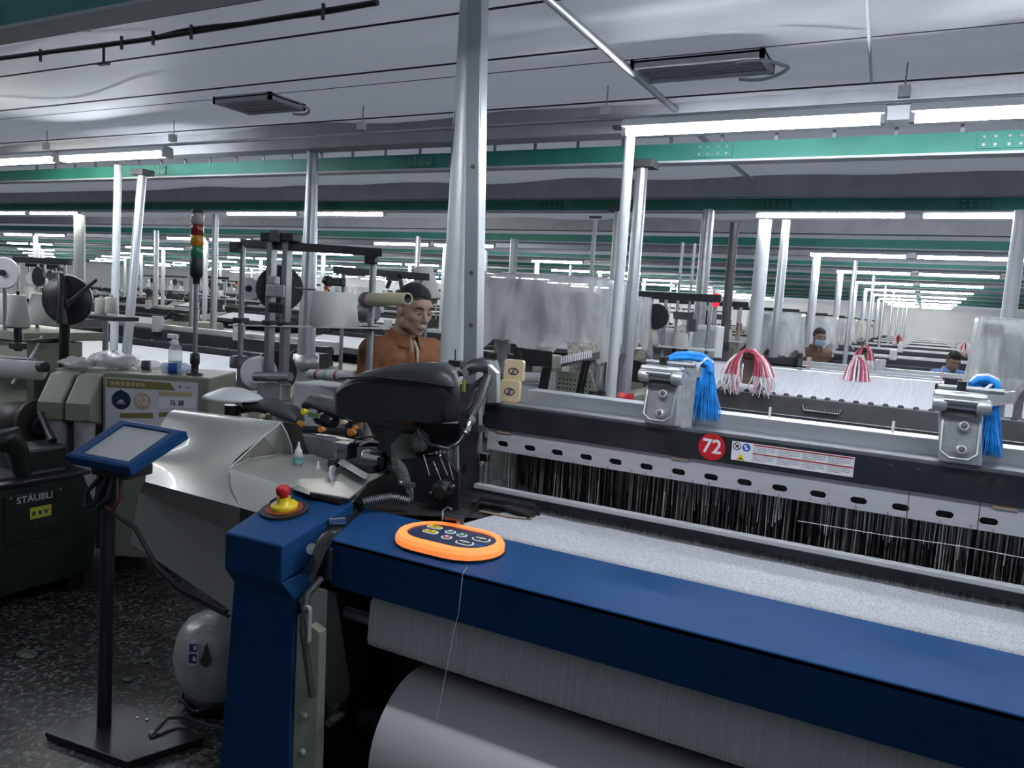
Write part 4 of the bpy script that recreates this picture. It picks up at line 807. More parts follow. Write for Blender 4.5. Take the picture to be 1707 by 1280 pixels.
for x, y in ((-2.42, 1.79), (-2.38, 1.80)): MB().lathe([(.006, 0), (.006, .004)], (x, y, .03), n=8).build('base_bolt', M_steel, t)
for pts, r, m, nm in (([(-2.43, 1.69, .97), (-2.41, 1.66, .90), (-2.43, 1.64, .86), (-2.46, 1.65, .88), (-2.45, 1.67, .95)], .008, M_black, 'cable_loop'),
                      ([(-2.45, 1.66, .96), (-2.50, 1.64, .90), (-2.49, 1.63, .85), (-2.45, 1.64, .87), (-2.43, 1.67, .96)], .009, M_black, 'cable_loop'),
                      ([(-2.40, 1.70, .97), (-2.37, 1.68, .90), (-2.39, 1.66, .85), (-2.43, 1.66, .86)], .007, mat('dark_red_cable', (.10, .02, .035), .5), 'cable_loop')):
    MB().tube(pts, r, 8).build(nm, m, t)
cb = [(-2.43, 1.66, .86), (-2.2864, 1.6744, 0.8083), (-2.1474, 1.6557, 0.7075), (-2.0332, 1.6535, 0.6631), (-1.9125, 1.6578, 0.6446), (-1.8311, 1.6645, 0.6291)]
MB().tube(cb, .008, 8).build('signal_cable', M_black, t); MB().tube([(p[0] + .01, p[1], p[2] - .012) for p in cb[1:]], .006, 6).build('signal_cable', M_blackgloss, t)
MB().lathe([(.013, 0), (.013, .018), (.008, .022)], (-2.2859, 1.7495, 0.0300), (.6, -.2, .3), 10).build('cable_plug', M_steel, t)
MB().tube([(-2.2732, 1.7470, 0.0400), (-2.2891, 1.8188, 0.0600), (-2.2541, 1.8688, 0.0500), (-2.2049, 1.8951, 0.0300), (-2.1158, 1.9276, 0.0200)], .007, 6).build('floor_cable', M_darkgrey, t)

# plastic wrapped drum on the floor behind the blue column
c = (-2.31, 2.065, 0)
t = thing('wrapped_drum', 'pale round drum wrapped in clear plastic on the floor behind the blue end column', 'drum', c)
mb = MB(); rings = []
for r, h in ((.10, .045), (.130, .08), (.158, .15), (.168, .22), (.155, .29), (.115, .345), (.04, .37)):
    rings.append([(c[0] + (r + .004 * math.sin(k * 2.3 + h * 9)) * math.cos(2 * math.pi * k / 28), c[1] + (r + .004 * math.sin(k * 2.3 + h * 9)) * math.sin(2 * math.pi * k / 28), h) for k in range(28)])
mb.loft(rings); mb.build('drum', mat('clouded_plastic_drum', (.46, .47, .45), .25, 0, .15, 10, .3, 20), t)
MB().lathe([(.10, .0), (.122, .005), (.125, .045), (.11, .06)], c, n=24).build('foot_ring', M_black, t)
MB().tube([(c[0] + .12 * math.cos(a), c[1] - .02 + .12 * math.sin(a), .045 + .012 * math.sin(a * 6)) for a in np.linspace(-2.9, -.4, 14)], .009, 6).build('drawstring', M_black, t)
f = Vector((-.46, -.88, 0)).normalized()
def on_drum(p): return PL(p, (0.88, .47, 0), (0, .1, 1))
d = on_drum((-2.2576, 1.9013, 0.2850))
s_ = d.slab(MB(), rrect(.040, .088, .012), 0, 0, 0, .005).build('sticker', M_white, t)
for b_, h_ in ((.020, .030), (-.020, .036)): d.slab(MB(), rrect(.032, h_, .005), 0, b_, .005, .0058).build('sticker_panel', mat('blue_sticker', (.03, .06, .25), .5), s_)
for b_ in (.013, -.028): d.rect(MB(), 0, b_, .012, b_ + .016, .0058, .0064).build('sticker_cup', M_white, s_)
d = on_drum((-2.2028, 1.9115, 0.2916))
pear = [(.020 * math.cos(a) * (1 if math.sin(a) < .2 else .7 - .3 * math.sin(a)), .028 * math.sin(a) if math.sin(a) < 0 else .060 * math.sin(a)) for a in np.linspace(0, 2 * math.pi, 22, endpoint=False)]
d.slab(MB(), pear, 0, -.02, 0, .006).build('green_pear_mark', mat('dull_green_mark', (.03, .07, .04), .6), t)
MB().tube([(-2.2751, 1.9331, 0.3617), (-2.2551, 1.9568, 0.3772), (-2.2289, 1.9703, 0.3746)], .002, 5).tube([(-2.2753, 1.9200, 0.3477), (-2.2373, 1.9419, 0.3638), (-2.2109, 1.9663, 0.3572)], .002, 5).build('film_crease', M_white, t)
# lint and scraps on the floor
for k, (p, r) in enumerate((((-3.2722, 1.8813, 0.0060), .06), ((-2.8211, 2.1216, 0.0050), .022), ((-2.7426, 1.9823, 0.0050), .028), ((-3.4006, 2.0279, 0.0050), .02))):
    solo('lint_scrap', MB().ball(p, (r, r * .6, .006), 10, 5), M_lint, ('widest flat lint patch on the dark floor, far left' , 'small pale lint scrap on the floor right of the stand pole, nearest the drum', 'lint scrap on the floor beside the stand pole, above its base plate', 'small lint scrap on the floor at far left, above the widest patch')[k], 'lint', 'lint scraps on the floor', loc=p)

# dark dobby box, left edge
t = thing('dobby_box', 'dark green black machine box with a maker plate and yellow sticker, left edge', 'machine', (-4.0, 2.2, 0))
X = -3.75
mb = MB(); mb.loft([[(X, 1.75, .10), (X, 2.50, .10), (-4.45, 2.50, .10), (-4.45, 1.75, .10)], [(X, 1.75, .40), (X, 2.535, .40), (-4.45, 2.535, .40), (-4.45, 1.75, .40)], [(X - .01, 1.75, .625), (X - .01, 2.455, .625), (-4.4, 2.455, .625), (-4.4, 1.75, .625)]], smooth=False)
mb.build('box_body', M_dobby, t, bevel=.012)
MB().span((-4.42, 1.72, .622), (X + .01, 2.48, .645)).build('lid', M_blackpaint, t, bevel=.006); MB().span((-4.35, 1.75, .645), (-3.82, 2.40, .66)).build('lid_rib', M_darkgrey, t, bevel=.005)
fp = PL((X, 2.2, .5), (0, 1, 0), (0, 0, 1))
mp_ = fp.rect(MB(), -.145, -.155, .135, .08, 0, .006).build('name_panel', M_dobby, t, bevel=.003)
text_mb('STÄUBLI', .047, fp, -.005, .052, .0065, .0004, .0004).build('maker_lettering', mat('grey_lettering', (.55, .56, .58), .5), mp_)
fp.rect(MB(), -.03, -.052, .075, .005, .006, .0075).build('yellow_sticker', mat('yellow_sticker', (.52, .50, .06), .6, 0, .15, 30), mp_)
mb = MB()
for k in range(3): fp.rect(mb, -.02 + k * .03, -.035, -.004 + k * .03, -.015, .0075, .008)
for k in range(3): fp.rect(mb, -.01, -.068 - k * .012, .10, -.064 - k * .012, .006, .0066)
mb.build('sticker_print', M_darkgrey, mp_)
for q in ((-.12, .072), (.12, .072)): fp.slab(MB(), circ(.006, 8), *q, .006, .010).build('rivet', M_steel, mp_)
for y in (1.85, 2.40): MB().span((-4.4, y, 0), (X - .05, y + .08, .10)).build('foot', M_dark, t)
MB().tube([(-3.8419, 2.0879, 0.8351), (-3.7985, 2.1135, 0.8583), (-3.8175, 2.1516, 0.7858), (-3.8301, 2.1865, 0.6589)], [.06, .06, .05, .04], 10).build('bent_duct', M_dobby, t)
MB().span(tuple(np.array((-3.9298, 2.3095, 0.7001)) - (.12, .12, .07)), tuple(np.array((-3.9298, 2.3095, 0.7001)) + (.08, .12, .075))).build('top_casing', M_dobby, t, bevel=.02)
MB().lathe([(.10, 0), (.12, .02), (.12, .16), (.09, .18), (.13, .19), (.13, .22)], (-4.4679, 2.4930, 0.7968), (.9, .1, .1), 18).build('drive_motor', mat('dark_brown_iron', (.045, .035, .035), .5, .2), t)
MB().lathe([(.02, 0), (.05, .01), (.05, .04)], (-4.2406, 2.4993, 0.8020), (.9, .1, .1), 12).build('shaft_hub', M_grease, t)
MB().tube([(-4.0814, 2.4247, 0.9026), (-3.9958, 2.4048, 0.8356), (-3.9126, 2.3856, 0.7859)], [.018, .018, .022], 8).build('lever', M_black, t)

# olive grey control cabinet with a notice on it
CB = Vector((-3.8922, 2.6661, 1.1395)); U = Vector((.88, .47, 0)).normalized(); N = Vector((.47, -.88, 0)).normalized()
t = thing('control_cabinet', 'olive grey cabinet with two sloped hoods and a white notice, left of the near loom', 'cabinet', (CB.x, CB.y, 0))
zt = 1.135
def cbp(a, d, z): q = CB + U * a - N * d; return (q.x, q.y, z)
mb = MB(); mb.hexa([cbp(-.02, 0, .1), cbp(.56, 0, .1), cbp(.56, .42, .1), cbp(-.02, .42, .1), cbp(-.02, 0, zt), cbp(.56, 0, zt), cbp(.56, .42, zt), cbp(-.02, .42, zt)]).build('cabinet_body', M_olive, t, bevel=.01)
MB().hexa([cbp(-.34, .10, .1), cbp(-.021, .10, .1), cbp(-.021, .42, .1), cbp(-.34, .42, .1), cbp(-.34, .10, zt - .01), cbp(-.021, .10, zt - .01), cbp(-.021, .42, zt - .01), cbp(-.34, .42, zt - .01)]).build('cabinet_side_bay', M_olive, t, bevel=.008)
for a in (-.315, -.165):
    q = lambda aa, d, z: cbp(a + aa, d, z)
    hd_ = MB().loft([[q(0, .10, zt - .02), q(.13, .10, zt - .02), q(.13, .10, zt - .33), q(0, .10, zt - .33)], [q(0, .02, zt - .03), q(.13, .02, zt - .03), q(.13, .02, zt - .30), q(0, .02, zt - .30)], [q(0, -.10, zt - .17), q(.13, -.10, zt - .17), q(.13, -.10, zt - .26), q(0, -.10, zt - .26)]], smooth=False).build('sloped_hood', M_olive, t, bevel=.008)
    MB().lathe([(.055, zt - .26), (.052, zt - .40), (.06, zt - .55), (.05, zt - .75), (.058, .10)], cbp(a + .065, -.03, 0), n=14).build('cloth_sleeve', mat('grey_cloth_sleeve', (.33, .32, .34), .7, 0, .25, 14, .5, 30), hd_)
for a in (0, .5): MB().hexa([cbp(a, .05, 0), cbp(a + .05, .05, 0), cbp(a + .05, .38, 0), cbp(a, .38, 0), cbp(a, .05, .11), cbp(a + .05, .05, .11), cbp(a + .05, .38, .11), cbp(a, .38, .11)]).build('foot', M_dark, t)
np_ = PL(tuple(CB + N * .002), U, (0, 0, 1)); zz = lambda z: z - CB.z
nt_ = np_.rect(MB(), .0, zz(.70), .50, zz(1.105), 0, .003).build('notice', M_paper, t)
def N_(nm, mb_, m): return mb_.build(nm, m, nt_)
N_('header_band', np_.slab(MB(), [(.005, zz(1.05)), (.38, zz(1.055)), (.35, zz(1.095)), (.005, zz(1.10))], 0, 0, .003, .0038), M_goldprint)
mb = MB()
for k in range(7): np_.rect(mb, .03 + k * .027, zz(1.065), .05 + k * .027, zz(1.085), .0038, .0044)
N_('faded_heading', mb, M_tan)
N_('round_badge', np_.slab(np_.slab(MB(), circ(.052, 24), .085, zz(.985), .003, .0042), [(-.012, .045), (.012, .045), (0, .062)], .085, zz(.985), .003, .0042), M_navy)
N_('badge_mark', np_.slab(np_.slab(MB(), [(-.022, -.02), (.022, -.02), (.022, -.015), (-.022, -.015)], .085, zz(.985), .0042, .005), [(-.018, -.010), (.018, -.010), (.006, .002), (-.006, .002)], .085, zz(.985), .0042, .005), M_paper)
N_('gold_roundel', np_.slab(MB(), circ(.048, 24), .20, zz(.985), .003, .0042), M_tan)
N_('number_02', text_mb('02', .062, np_, .20, zz(.985), .0046, .0004, .001), M_paper)
N_('name_slip', np_.slab(MB(), [(.29, zz(.955)), (.485, zz(.965)), (.485, zz(1.015)), (.29, zz(1.01))], 0, 0, .003, .005), M_white)
N_('slip_lettering', text_mb('马 骑', .036, np_, .39, zz(.984), .0056, .0004, .0006), M_black)
N_('tan_heading', np_.slab(MB(), [(.29, zz(1.022)), (.47, zz(1.026)), (.47, zz(1.052)), (.29, zz(1.046))], 0, 0, .003, .0038), M_tan)
N_('olive_heading', np_.slab(MB(), [(.08, zz(.885)), (.26, zz(.895)), (.26, zz(.925)), (.08, zz(.912))], 0, 0, .003, .0038), M_goldprint)
N_('olive_heading', np_.slab(MB(), [(.29, zz(.905)), (.47, zz(.915)), (.47, zz(.942)), (.29, zz(.93))], 0, 0, .003, .0038), M_goldprint)
N_('corner_logo', np_.slab(np_.rect(MB(), .43, zz(1.072), .465, zz(1.078), .003, .0038), circ(.009, 12), .405, zz(1.077), .003, .0038), mat('grey_violet_print', (.22, .20, .32), .6))
ZT = zt + .002
# things on top of the cabinet
M_film = mat('crumpled_clear_film', (.62, .62, .64), .22, 0, .2, 20, .8, 35, alpha=.62)
def blob(c, r, seed, n=22, m=10, amp=.16):
    rr = random.Random(seed); ph_ = [rr.uniform(0, 6) for _ in range(6)]; mb = MB(); rings = []
    for i in range(m + 1):
        th = math.pi * max(.04, min(.96, i / m)); ring_ = []
        for k in range(n):
            a = 2 * math.pi * k / n; d_ = 1 + amp * (math.sin(3 * a + ph_[0] + 2 * th) * .5 + math.sin(5 * a + ph_[1] - 3 * th) * .35 + math.sin(9 * a + ph_[2] + 5 * th) * .25)
            ring_.append((c[0] + r[0] * math.sin(th) * math.cos(a) * d_, c[1] + r[1] * math.sin(th) * math.sin(a) * d_, c[2] + max(-r[2] * math.cos(th) * d_, -r[2] * .8)))
        rings.append(ring_)
    return mb.loft(rings)
q = cbp(-.06, .18, ZT)
t = thing('plastic_bag', 'crumpled clear plastic bag lying on the olive grey cabinet', 'bag', q)
blob((q[0], q[1], q[2] + .042), (.17, .10, .052), 3).build('bag', M_film, t)
blob((q[0] + .02, q[1] + .01, q[2] + .030), (.09, .05, .030), 8).build('contents', mat('grey_bundle', (.26, .25, .24), .8, 0, .3, 16), t)
q2 = cbp(-.24, .16, ZT); blob((q2[0], q2[1], q2[2] + .018), (.10, .08, .03), 5, amp=.3).build('bag_end', M_film, t)
def lying_bottle(label, a, d, r, l, bandm, capm, M_pet):
    q = cbp(a, d, ZT + r); t = thing('plastic_bottle', label, 'bottle', q); ax = (U * .97 - N * .25)
    MB().lathe([(r * .6, 0), (r * .95, .008), (r, .02), (r, l * .62), (r * .9, l * .72), (r * .45, l * .9), (r * .4, l * .95)], q, ax, 16).build('body', M_pet, t)
    MB().lathe([(r * 1.01, l * .22), (r * 1.01, l * .48)], q, ax, 16, caps=False).build('label_band', bandm, t)
    MB().lathe([(r * .46, l * .93), (r * .46, l * 1.0)], q, ax, 12).build('cap', capm, t)
M_pet = mat('clear_pet', (.75, .78, .82), .12, 0, .05, 10, alpha=.38); M_petb = mat('bluish_pet', (.45, .60, .85), .12, 0, .1, 10, alpha=.5)
lying_bottle('clear bottle with a dark label band lying on the cabinet beside the plastic bag', .10, .12, .030, .16, M_darkgrey, M_white, M_pet)
lying_bottle('bluish bottle with a blue label lying on the cabinet beside the signal tower foot', .27, .06, .032, .18, mat('blue_label', (.02, .07, .32), .4), M_white, M_petb)
q = cbp(.27, .24, ZT); t = thing('spray_bottle', 'upright clear spray bottle with green liquid on the olive grey cabinet', 'bottle', q)
MB().lathe([(.036, 0), (.038, .01), (.038, .115), (.030, .14), (.016, .155)], q, n=16).build('body', M_pet, t)
MB().lathe([(.0355, .004), (.0355, .055)], q, n=16).build('liquid', mat('green_liquid', (.02, .28, .10), .3), t)
MB().lathe([(.018, .15), (.018, .17), (.012, .175), (.014, .19)], q, n=12).box((q[0] - .02, q[1], q[2] + .195), (.075, .022, .026)).build('spray_head', M_white, t, bevel=.004)
MB().tube([(q[0] - .02, q[1], q[2] + .185), (q[0] - .035, q[1], q[2] + .16), (q[0] - .03, q[1], q[2] + .145)], .005, 6).build('trigger', M_white, t)
# signal tower
b = cbp(.44, .10, ZT)
t = thing('signal_tower', 'tall signal tower with red, amber and green segments standing on the olive cabinet', 'signal light', b)
sx, sz = .0, 0
top_ = (b[0] + .005, b[1] + .01)
MB().lathe([(.045, 0), (.045, .006), (.020, .010), (.020, .055), (.026, .06), (.026, .115), (.018, .12)], b, n=16).build('foot', M_black, t)
MB().cyl((b[0], b[1], b[2] + .11), (b[0], b[1], b[2] + .52), .012, 10).build('pole', M_steel, t)
MB().lathe([(.018, .50), (.02, .53), (.034, .55), (.036, .64), (.034, .645)], b, n=16).build('base_unit', M_black, t)
for nm, m, h0, h1 in (('green_lens', mat('green_lens', (.01, .20, .09), .25, coat=.3), .645, .705), ('amber_lens', mat('amber_lens', (.50, .22, .01), .25, coat=.3), .705, .765), ('red_lens', mat('red_lens', (.22, .012, .015), .25, coat=.3), .765, .825), ('clear_lens', mat('grey_lens', (.40, .38, .38), .25, coat=.3), .825, .885)):
    MB().lathe([(.030, h0), (.034, h0 + .004), (.034, h1 - .006), (.031, h1)], b, n=18).build(nm, m, t)
MB().lathe([(.034, .885), (.034, .895), (.026, .905)], b, n=18).build('cap', M_black, t)
solo('umbrella_dish', MB().lathe([(.004, .05), (.05, .045), (.12, .015), (.135, 0), (.118, .01), (.05, .038)], (-2.7252, 2.4830, 1.1358), n=20), M_white, 'white shallow cone dish behind the greige hood', 'dish', loc=(-2.7252, 2.4830, 1.1358))
q = (-2.7240, 2.4823, 1.1250)
solo('dish_stand', MB().lathe([(.035, -.02), (.035, -.06), (.02, -.07), (.02, -q[2])], q, n=12), M_blackpaint, 'dark post under the white cone dish', 'post', loc=(q[0], q[1], 0))

# ---------------------------------------------------------------- bobbin rack (creel) behind the greige hood
def cone_mb(c, r0, r1, h, ax=(0, 0, 1)):
    return MB().lathe([(r0 * .9, 0), (r0, h * .04), (r1, h * .96), (r1 * .85, h)], c, ax, 20)
YC = 2.78
t = thing('bobbin_rack', 'steel bobbin rack with long dark top bar and twin square posts, left of the man', 'rack', (-2.6, YC, 0))
xs = {405: (-3.0059, 2.7800, 1.8545)[0], 445: (-2.8076, 2.7500, 1.8980)[0], 475: (-2.7075, 2.7500, 1.8994)[0], 615: (-2.1706, 2.7200, 1.8262)[0]}
def post(px, y, z1, r, nm='post', m=M_steel): return MB().cyl((px, y, 0), (px, y, z1), r, 10).build(nm, m, t)
post(xs[405], YC, 1.84, .014)
for k in (445, 475):
    MB().span((xs[k] - .014, YC - .02, 0), (xs[k] + .014, YC + .02, 1.89)).build('twin_post', M_steel, t, bevel=.003)
    MB().span((xs[k] - .0155, YC - .0215, 0), (xs[k] - .010, YC - .019, 1.89)).build('post_groove', M_chrome, t)
post(xs[615], YC - .03, 1.80, .016)
MB().hexa([(-3.0476, 2.8000, 1.8348), (-2.1009, 2.7200, 1.8073), (-2.1318, 2.7600, 1.8096), (-3.0911, 2.8400, 1.8375), (-3.0490, 2.8000, 1.8762), (-2.1028, 2.7200, 1.8433), (-2.1338, 2.7600, 1.8461), (-3.0926, 2.8400, 1.8794)]).build('top_bar', M_blackpaint, t, bevel=.004)
MB().span((xs[445] - .05, YC - .035, 1.865), (xs[475] + .06, YC + .03, 1.905)).build('post_cap', M_blackpaint, t, bevel=.006)
MB().span((xs[445] + .02, YC - .045, 1.86), (xs[475] - .02, YC + .035, 1.918)).build('cap_clamp', M_darkgrey, t, bevel=.006)
for px, py in ((400, 404), (620, 419)): MB().box(((xs[405] if px == 400 else xs[615]), YC - .045, 1.83 if px == 400 else 1.80), (.06, .03, .05)).build('bar_clamp', M_black, t, bevel=.005)
MB().lathe([(.11, 0), (.115, .01), (.115, .02), (.11, .03)], (-2.8329, 2.8600, 1.6420), (-.7, .75, 0), 30).build('black_reel', M_black, t)
MB().lathe([(.055, 0), (.058, .01), (.058, .04)], (-3.1060, 2.9200, 1.6319), (-.7, .75, 0), 24).build('white_reel', M_white, t)
MB().span((xs[445] - .01, YC - .03, 1.60), (xs[475] + .01, YC + .02, 1.66)).span((xs[445], YC - .03, 1.66), (xs[445] + .05, YC + .01, 1.70)).build('reel_bracket', M_cast, t, bevel=.006)
MB().lathe([(.018, 0), (.018, .02)], (-3.0848, 2.9000, 1.6320), (.7, -.75, 0), 10).build('reel_hub', M_black, t)
MB().box((xs[445] + .06, YC - .02, 1.55), (.07, .05, .05)).build('reel_brake', M_black, t, bevel=.008)
MB().tube([(-2.6501, 2.7800, 1.6499), (-2.5229, 2.7800, 1.6475)], .006, 6).build('side_pin', M_steel, t)
MB().hexa([(-3.0970, 2.7800, 1.4393), (-2.0267, 2.7000, 1.4978), (-2.0718, 2.7600, 1.4944), (-3.2306, 2.9000, 1.4302), (-3.0972, 2.7800, 1.4484), (-2.0272, 2.7000, 1.5056), (-2.0722, 2.7600, 1.5023), (-3.2309, 2.9000, 1.4397)]).build('thin_shelf', M_white, t)
for k in (405, 445, 475, 615): MB().box((xs[k], YC - (.03 if k == 615 else 0), 1.475 + (.018 if k == 615 else 0)), (.055, .06, .022)).build('shelf_clamp', M_black, t, bevel=.004)
MB().lathe([(.105, 0), (.11, .01), (.11, .022), (.1, .03)], (-2.8487, 2.8600, 1.2247), (-.7, .75, 0), 28).build('black_reel', M_black, t)
MB().lathe([(.075, -.04), (.085, -.03), (.085, .03)], (-2.8935, 2.8000, 1.2174), (-.45, .9, 0), 22).build('white_reel', M_white, t)
MB().cyl((-2.8172, 2.7000, 1.2127), (-2.6053, 2.7200, 1.2328), .022, 10).build('cross_tube', M_steel, t)
MB().span((xs[445] - .03, YC - .05, 1.10), (xs[475] + .03, YC + .02, 1.19)).build('reel_bracket', M_cast, t, bevel=.006)
MB().lathe([(.05, 0), (.05, .05), (.035, .06)], (xs[405], YC, 1.235), (0, 0, 1), 14).build('post_collar', M_darkgrey, t)
MB().span((xs[405] - .08, YC - .03, 0), (xs[615] + .1, YC + .05, .06)).build('foot_bar', M_darkgrey, t)
p = (-2.4618, 2.8400, 1.4777); s_ = cone_mb(p, .118, .098, .165).build('yarn_cone', M_yarn, None); s_.data.transform(Matrix.Translation([-c_ for c_ in p])); s_.location = p
tag(s_, 'large cream yarn cone standing on the thin shelf of the bobbin rack', 'yarn cone', 'yarn cones')
p0, p1 = (-2.1721, 2.7400, 1.6175), (-1.9110, 2.6600, 1.6341); ax = Vector(p1) - Vector(p0)
t3 = thing('paper_tube', 'olive beige paper cone tube lying sideways near the man\'s head', 'tube', p0)
MB().lathe([(.030, 0), (.031, .004), (.026, ax.length), (.020, ax.length), (.018, ax.length - .03)], p0, ax, 18).build('tube', mat('olive_beige_card', (.36, .33, .22), .7), t3)
MB().lathe([(.019, ax.length - .002), (.0, ax.length - .02)], p0, ax, 14, caps=False).build('tube_mouth', M_dark, t3)
MB().lathe([(.03, -.05), (.036, -.04), (.036, -.01), (.02, 0)], p0, ax, 12).build('tube_holder', mat('plum_grey_plastic', (.10, .07, .09), .5), t3)
t4 = thing('second_rack', 'second dark rack bar with hanging gear behind the man\'s head', 'rack', (-2.7627, 3.6000, 1.7666))
MB().hexa([(-3.2714, 3.7500, 1.7567), (-2.4120, 3.5500, 1.7343), (-2.4459, 3.6000, 1.7354), (-3.3150, 3.8000, 1.7582), (-3.2735, 3.7500, 1.8011), (-2.4143, 3.5500, 1.7733), (-2.4483, 3.6000, 1.7751), (-3.3172, 3.8000, 1.8031)]).build('top_bar', M_blackpaint, t4, bevel=.004)
for q in ((-3.1917, 3.7400, 1.7701), (-2.4910, 3.5700, 1.7584)): MB().cyl((q[0], q[1] + .02, 0), (q[0], q[1] + .02, q[2]), .012, 8).build('post', M_steel, t4)
MB().box((-3.2015, 3.7000, 1.7016), (.12, .05, .05)).lathe([(.03, 0), (.035, .02), (.02, .05)], (-3.2493, 3.7000, 1.7069), (-1, 0, 0), 10).build('gripper', M_black, t4, bevel=.008)
MB().box((-2.7042, 3.6200, 1.7461), (.08, .05, .04)).tube([(-2.7328, 3.6200, 1.7244), (-2.7519, 3.6200, 1.6824)], .012, 6).tube([(-2.6567, 3.6200, 1.7276), (-2.6456, 3.6200, 1.6805)], .012, 6).build('hanger', M_darkgrey, t4)
MB().lathe([(.05, 0), (.055, .02), (.055, .10), (.04, .12)], (-2.9252, 3.6000, 1.5333), (1, .1, 0), 14).build('grey_motor', M_steel, t4)
cn = thing('yarn_cone', 'grey white yarn cone behind the man\'s head', 'yarn cone', (-2.6645, 3.9000, 1.6988), 'yarn cones')
cone_mb((-2.6602, 3.9000, 1.6269), .085, .055, .20, (-.2, 0, 1)).build('cone', M_yarn, cn)
MB().cyl((-2.6602, 3.9000, 1.6269), ((-2.6602, 3.9000, 1.6269)[0], 3.9, 0.0), .01, 6).build('spindle', M_steel, cn)
# banded yarn tube and white block
p0, p1 = (-2.7432, 3.0000, 1.2154), (-2.3859, 2.9200, 1.2463); ax = Vector(p1) - Vector(p0)
t = thing('banded_yarn_tube', 'pale yarn tube with dark red bands lying behind the black hood', 'yarn tube', p0)
MB().lathe([(.02, 0), (.026, .005), (.026, ax.length)], p0, ax, 16).build('tube', M_whitethread, t)
for f_ in (.18, .62): MB().lathe([(.0268, ax.length * f_), (.0268, ax.length * (f_ + .05))], p0, ax, 16, caps=False).build('red_band', M_pearred, t)
MB().lathe([(.0266, ax.length * .38), (.0266, ax.length * .46)], p0, ax, 16, caps=False).build('green_band', mat('pale_green_band', (.35, .50, .42), .7), t)
q = (-2.6862, 3.0500, 1.0122); 
solo('white_crate', MB().span((q[0] - .17, 3.0, 0), (q[0] + .10, 3.2, 1.165)), M_paper, 'white wrapped block standing behind the weft feeders', 'block', loc=(q[0], 3.1, 0), bevel=.01)

# ---------------------------------------------------------------- left edge: cones and the big black reel
q = (-4.6494, 2.6318, 1.3246)
t = thing('cone_stand', 'dark folding arm carrying a cream cone at the left edge', 'stand', (q[0], q[1], 0))
MB().cyl((q[0], q[1], q[2] - .14), (q[0], q[1], q[2]), .022, 10).lathe([(.06, -.005), (.06, .0)], q, n=16).build('spindle_post', M_black, t)
MB().cyl((q[0], q[1], q[2]), (q[0], q[1], q[2] + .21), .008, 8).build('spindle', M_blackgloss, t)
MB().hexa([(-4.6631, 2.6118, 1.2188), (-4.6522, 2.9384, 1.2428), (-4.6911, 2.9630, 1.2394), (-4.7046, 2.6350, 1.2150), (-4.6657, 2.6134, 1.2431), (-4.6545, 2.9399, 1.2649), (-4.6935, 2.9645, 1.2617), (-4.7071, 2.6366, 1.2395)]).build('arm', M_black, t, bevel=.004)
MB().span((q[0] - .035, q[1] - .035, q[2] - .13), (q[0] + .035, q[1] + .035, q[2] - .09)).build('arm_joint', M_black, t, bevel=.006)
m_ = (-4.6656, 2.9165, 1.1193); MB().cyl((m_[0], m_[1], 0), (m_[0], m_[1], m_[2] + .17), .030, 12).build('main_post', M_black, t)
qc = (q[0], q[1], q[2]); s_ = cone_mb(qc, .062, .042, .185).build('yarn_cone', M_yarn); s_.data.transform(Matrix.Translation([-c_ for c_ in qc])); s_.location = qc
tag(s_, 'slim cream yarn cone on a spindle at the left edge, beside the black reel', 'yarn cone', 'yarn cones')
q = (-4.5376, 2.8585, 1.4943)
t = thing('black_reel', 'big black reel with an angled handle, upper left beside the cream cones', 'reel', q)
MB().lathe([(.055, -.03), (.145, -.02), (.150, 0), (.145, .02), (.055, .03)], q, (.47, -.88, 0), 32).build('disc', M_black, t)
MB().lathe([(.03, .03), (.03, .05), (.018, .055)], q, (.47, -.88, 0), 14).build('hub', M_blackgloss, t)
MB().hexa([(-4.4828, 2.8058, 1.4780), (-4.3170, 2.8893, 1.6370), (-4.3058, 2.8931, 1.6202), (-4.4666, 2.8102, 1.4437), (-4.4533, 2.7874, 1.4791), (-4.2885, 2.8702, 1.6371), (-4.2774, 2.8740, 1.6204), (-4.4372, 2.7917, 1.4450)]).build('handle', M_blackpaint, t, bevel=.004)
MB().tube([(-4.4824, 2.7911, 1.3540), (-4.4904, 2.7925, 1.4948), (-4.5113, 2.8056, 1.5999), (-4.5387, 2.8190, 1.6419)], [.03, .024, .022, .018], 10).build('yoke', M_black, t)
MB().cyl((-4.5404, 2.8419, 1.3682), (-4.6656, 2.9165, 1.1193), .03, 10).build('stem', M_black, t)
for k, (px, py, dd, r0, r1, h, lab) in enumerate(((78, 541, 5.0, .125, .085, .20, 'broad cream cone half hidden behind the black reel, lower one'), (20, 541, 5.1, .10, .08, .20, 'broad cream cone behind the slim one at the left edge'), (62, 515, 5.2, .05, .045, .11, 'small cream cone above the broad ones, behind the black reel'), (168, 524, 5.4, .040, .038, .115, 'left one of two small cream cones between the leaning poles'), (185, 523, 5.4, .040, .038, .115, 'right one of two small cream cones between the leaning poles'))):
    q = (-5.0034, 3.0128, 1.3154) if k == 0 else (-5.3059, 2.9651, 1.2945) if k == 1 else (-5.2714, 3.1097, 1.4023) if k == 2 else (-5.0786, 3.4357, 1.3827) if k == 3 else (-5.0162, 3.4695, 1.3912)
    t = thing('yarn_cone', lab, 'yarn cone', q, 'yarn cones')
    cone_mb(q, r0, r1, h).build('cone', M_yarn, t); MB().lathe([(.012, h), (.012, h + .015)], q, n=8).build('paper_core', M_tan, t)
q = (-5.0666, 2.7905, 1.6310); t = thing('white_reel', 'white flanged reel cut by the left edge of the picture', 'reel', q)
MB().lathe([(.092, -.01), (.098, 0), (.092, .015)], q, (.47, -.88, 0), 24).build('flange', M_white, t)
MB().lathe([(.02, .016), (.02, .03)], q, (.47, -.88, 0), 10).build('hub', M_black, t)
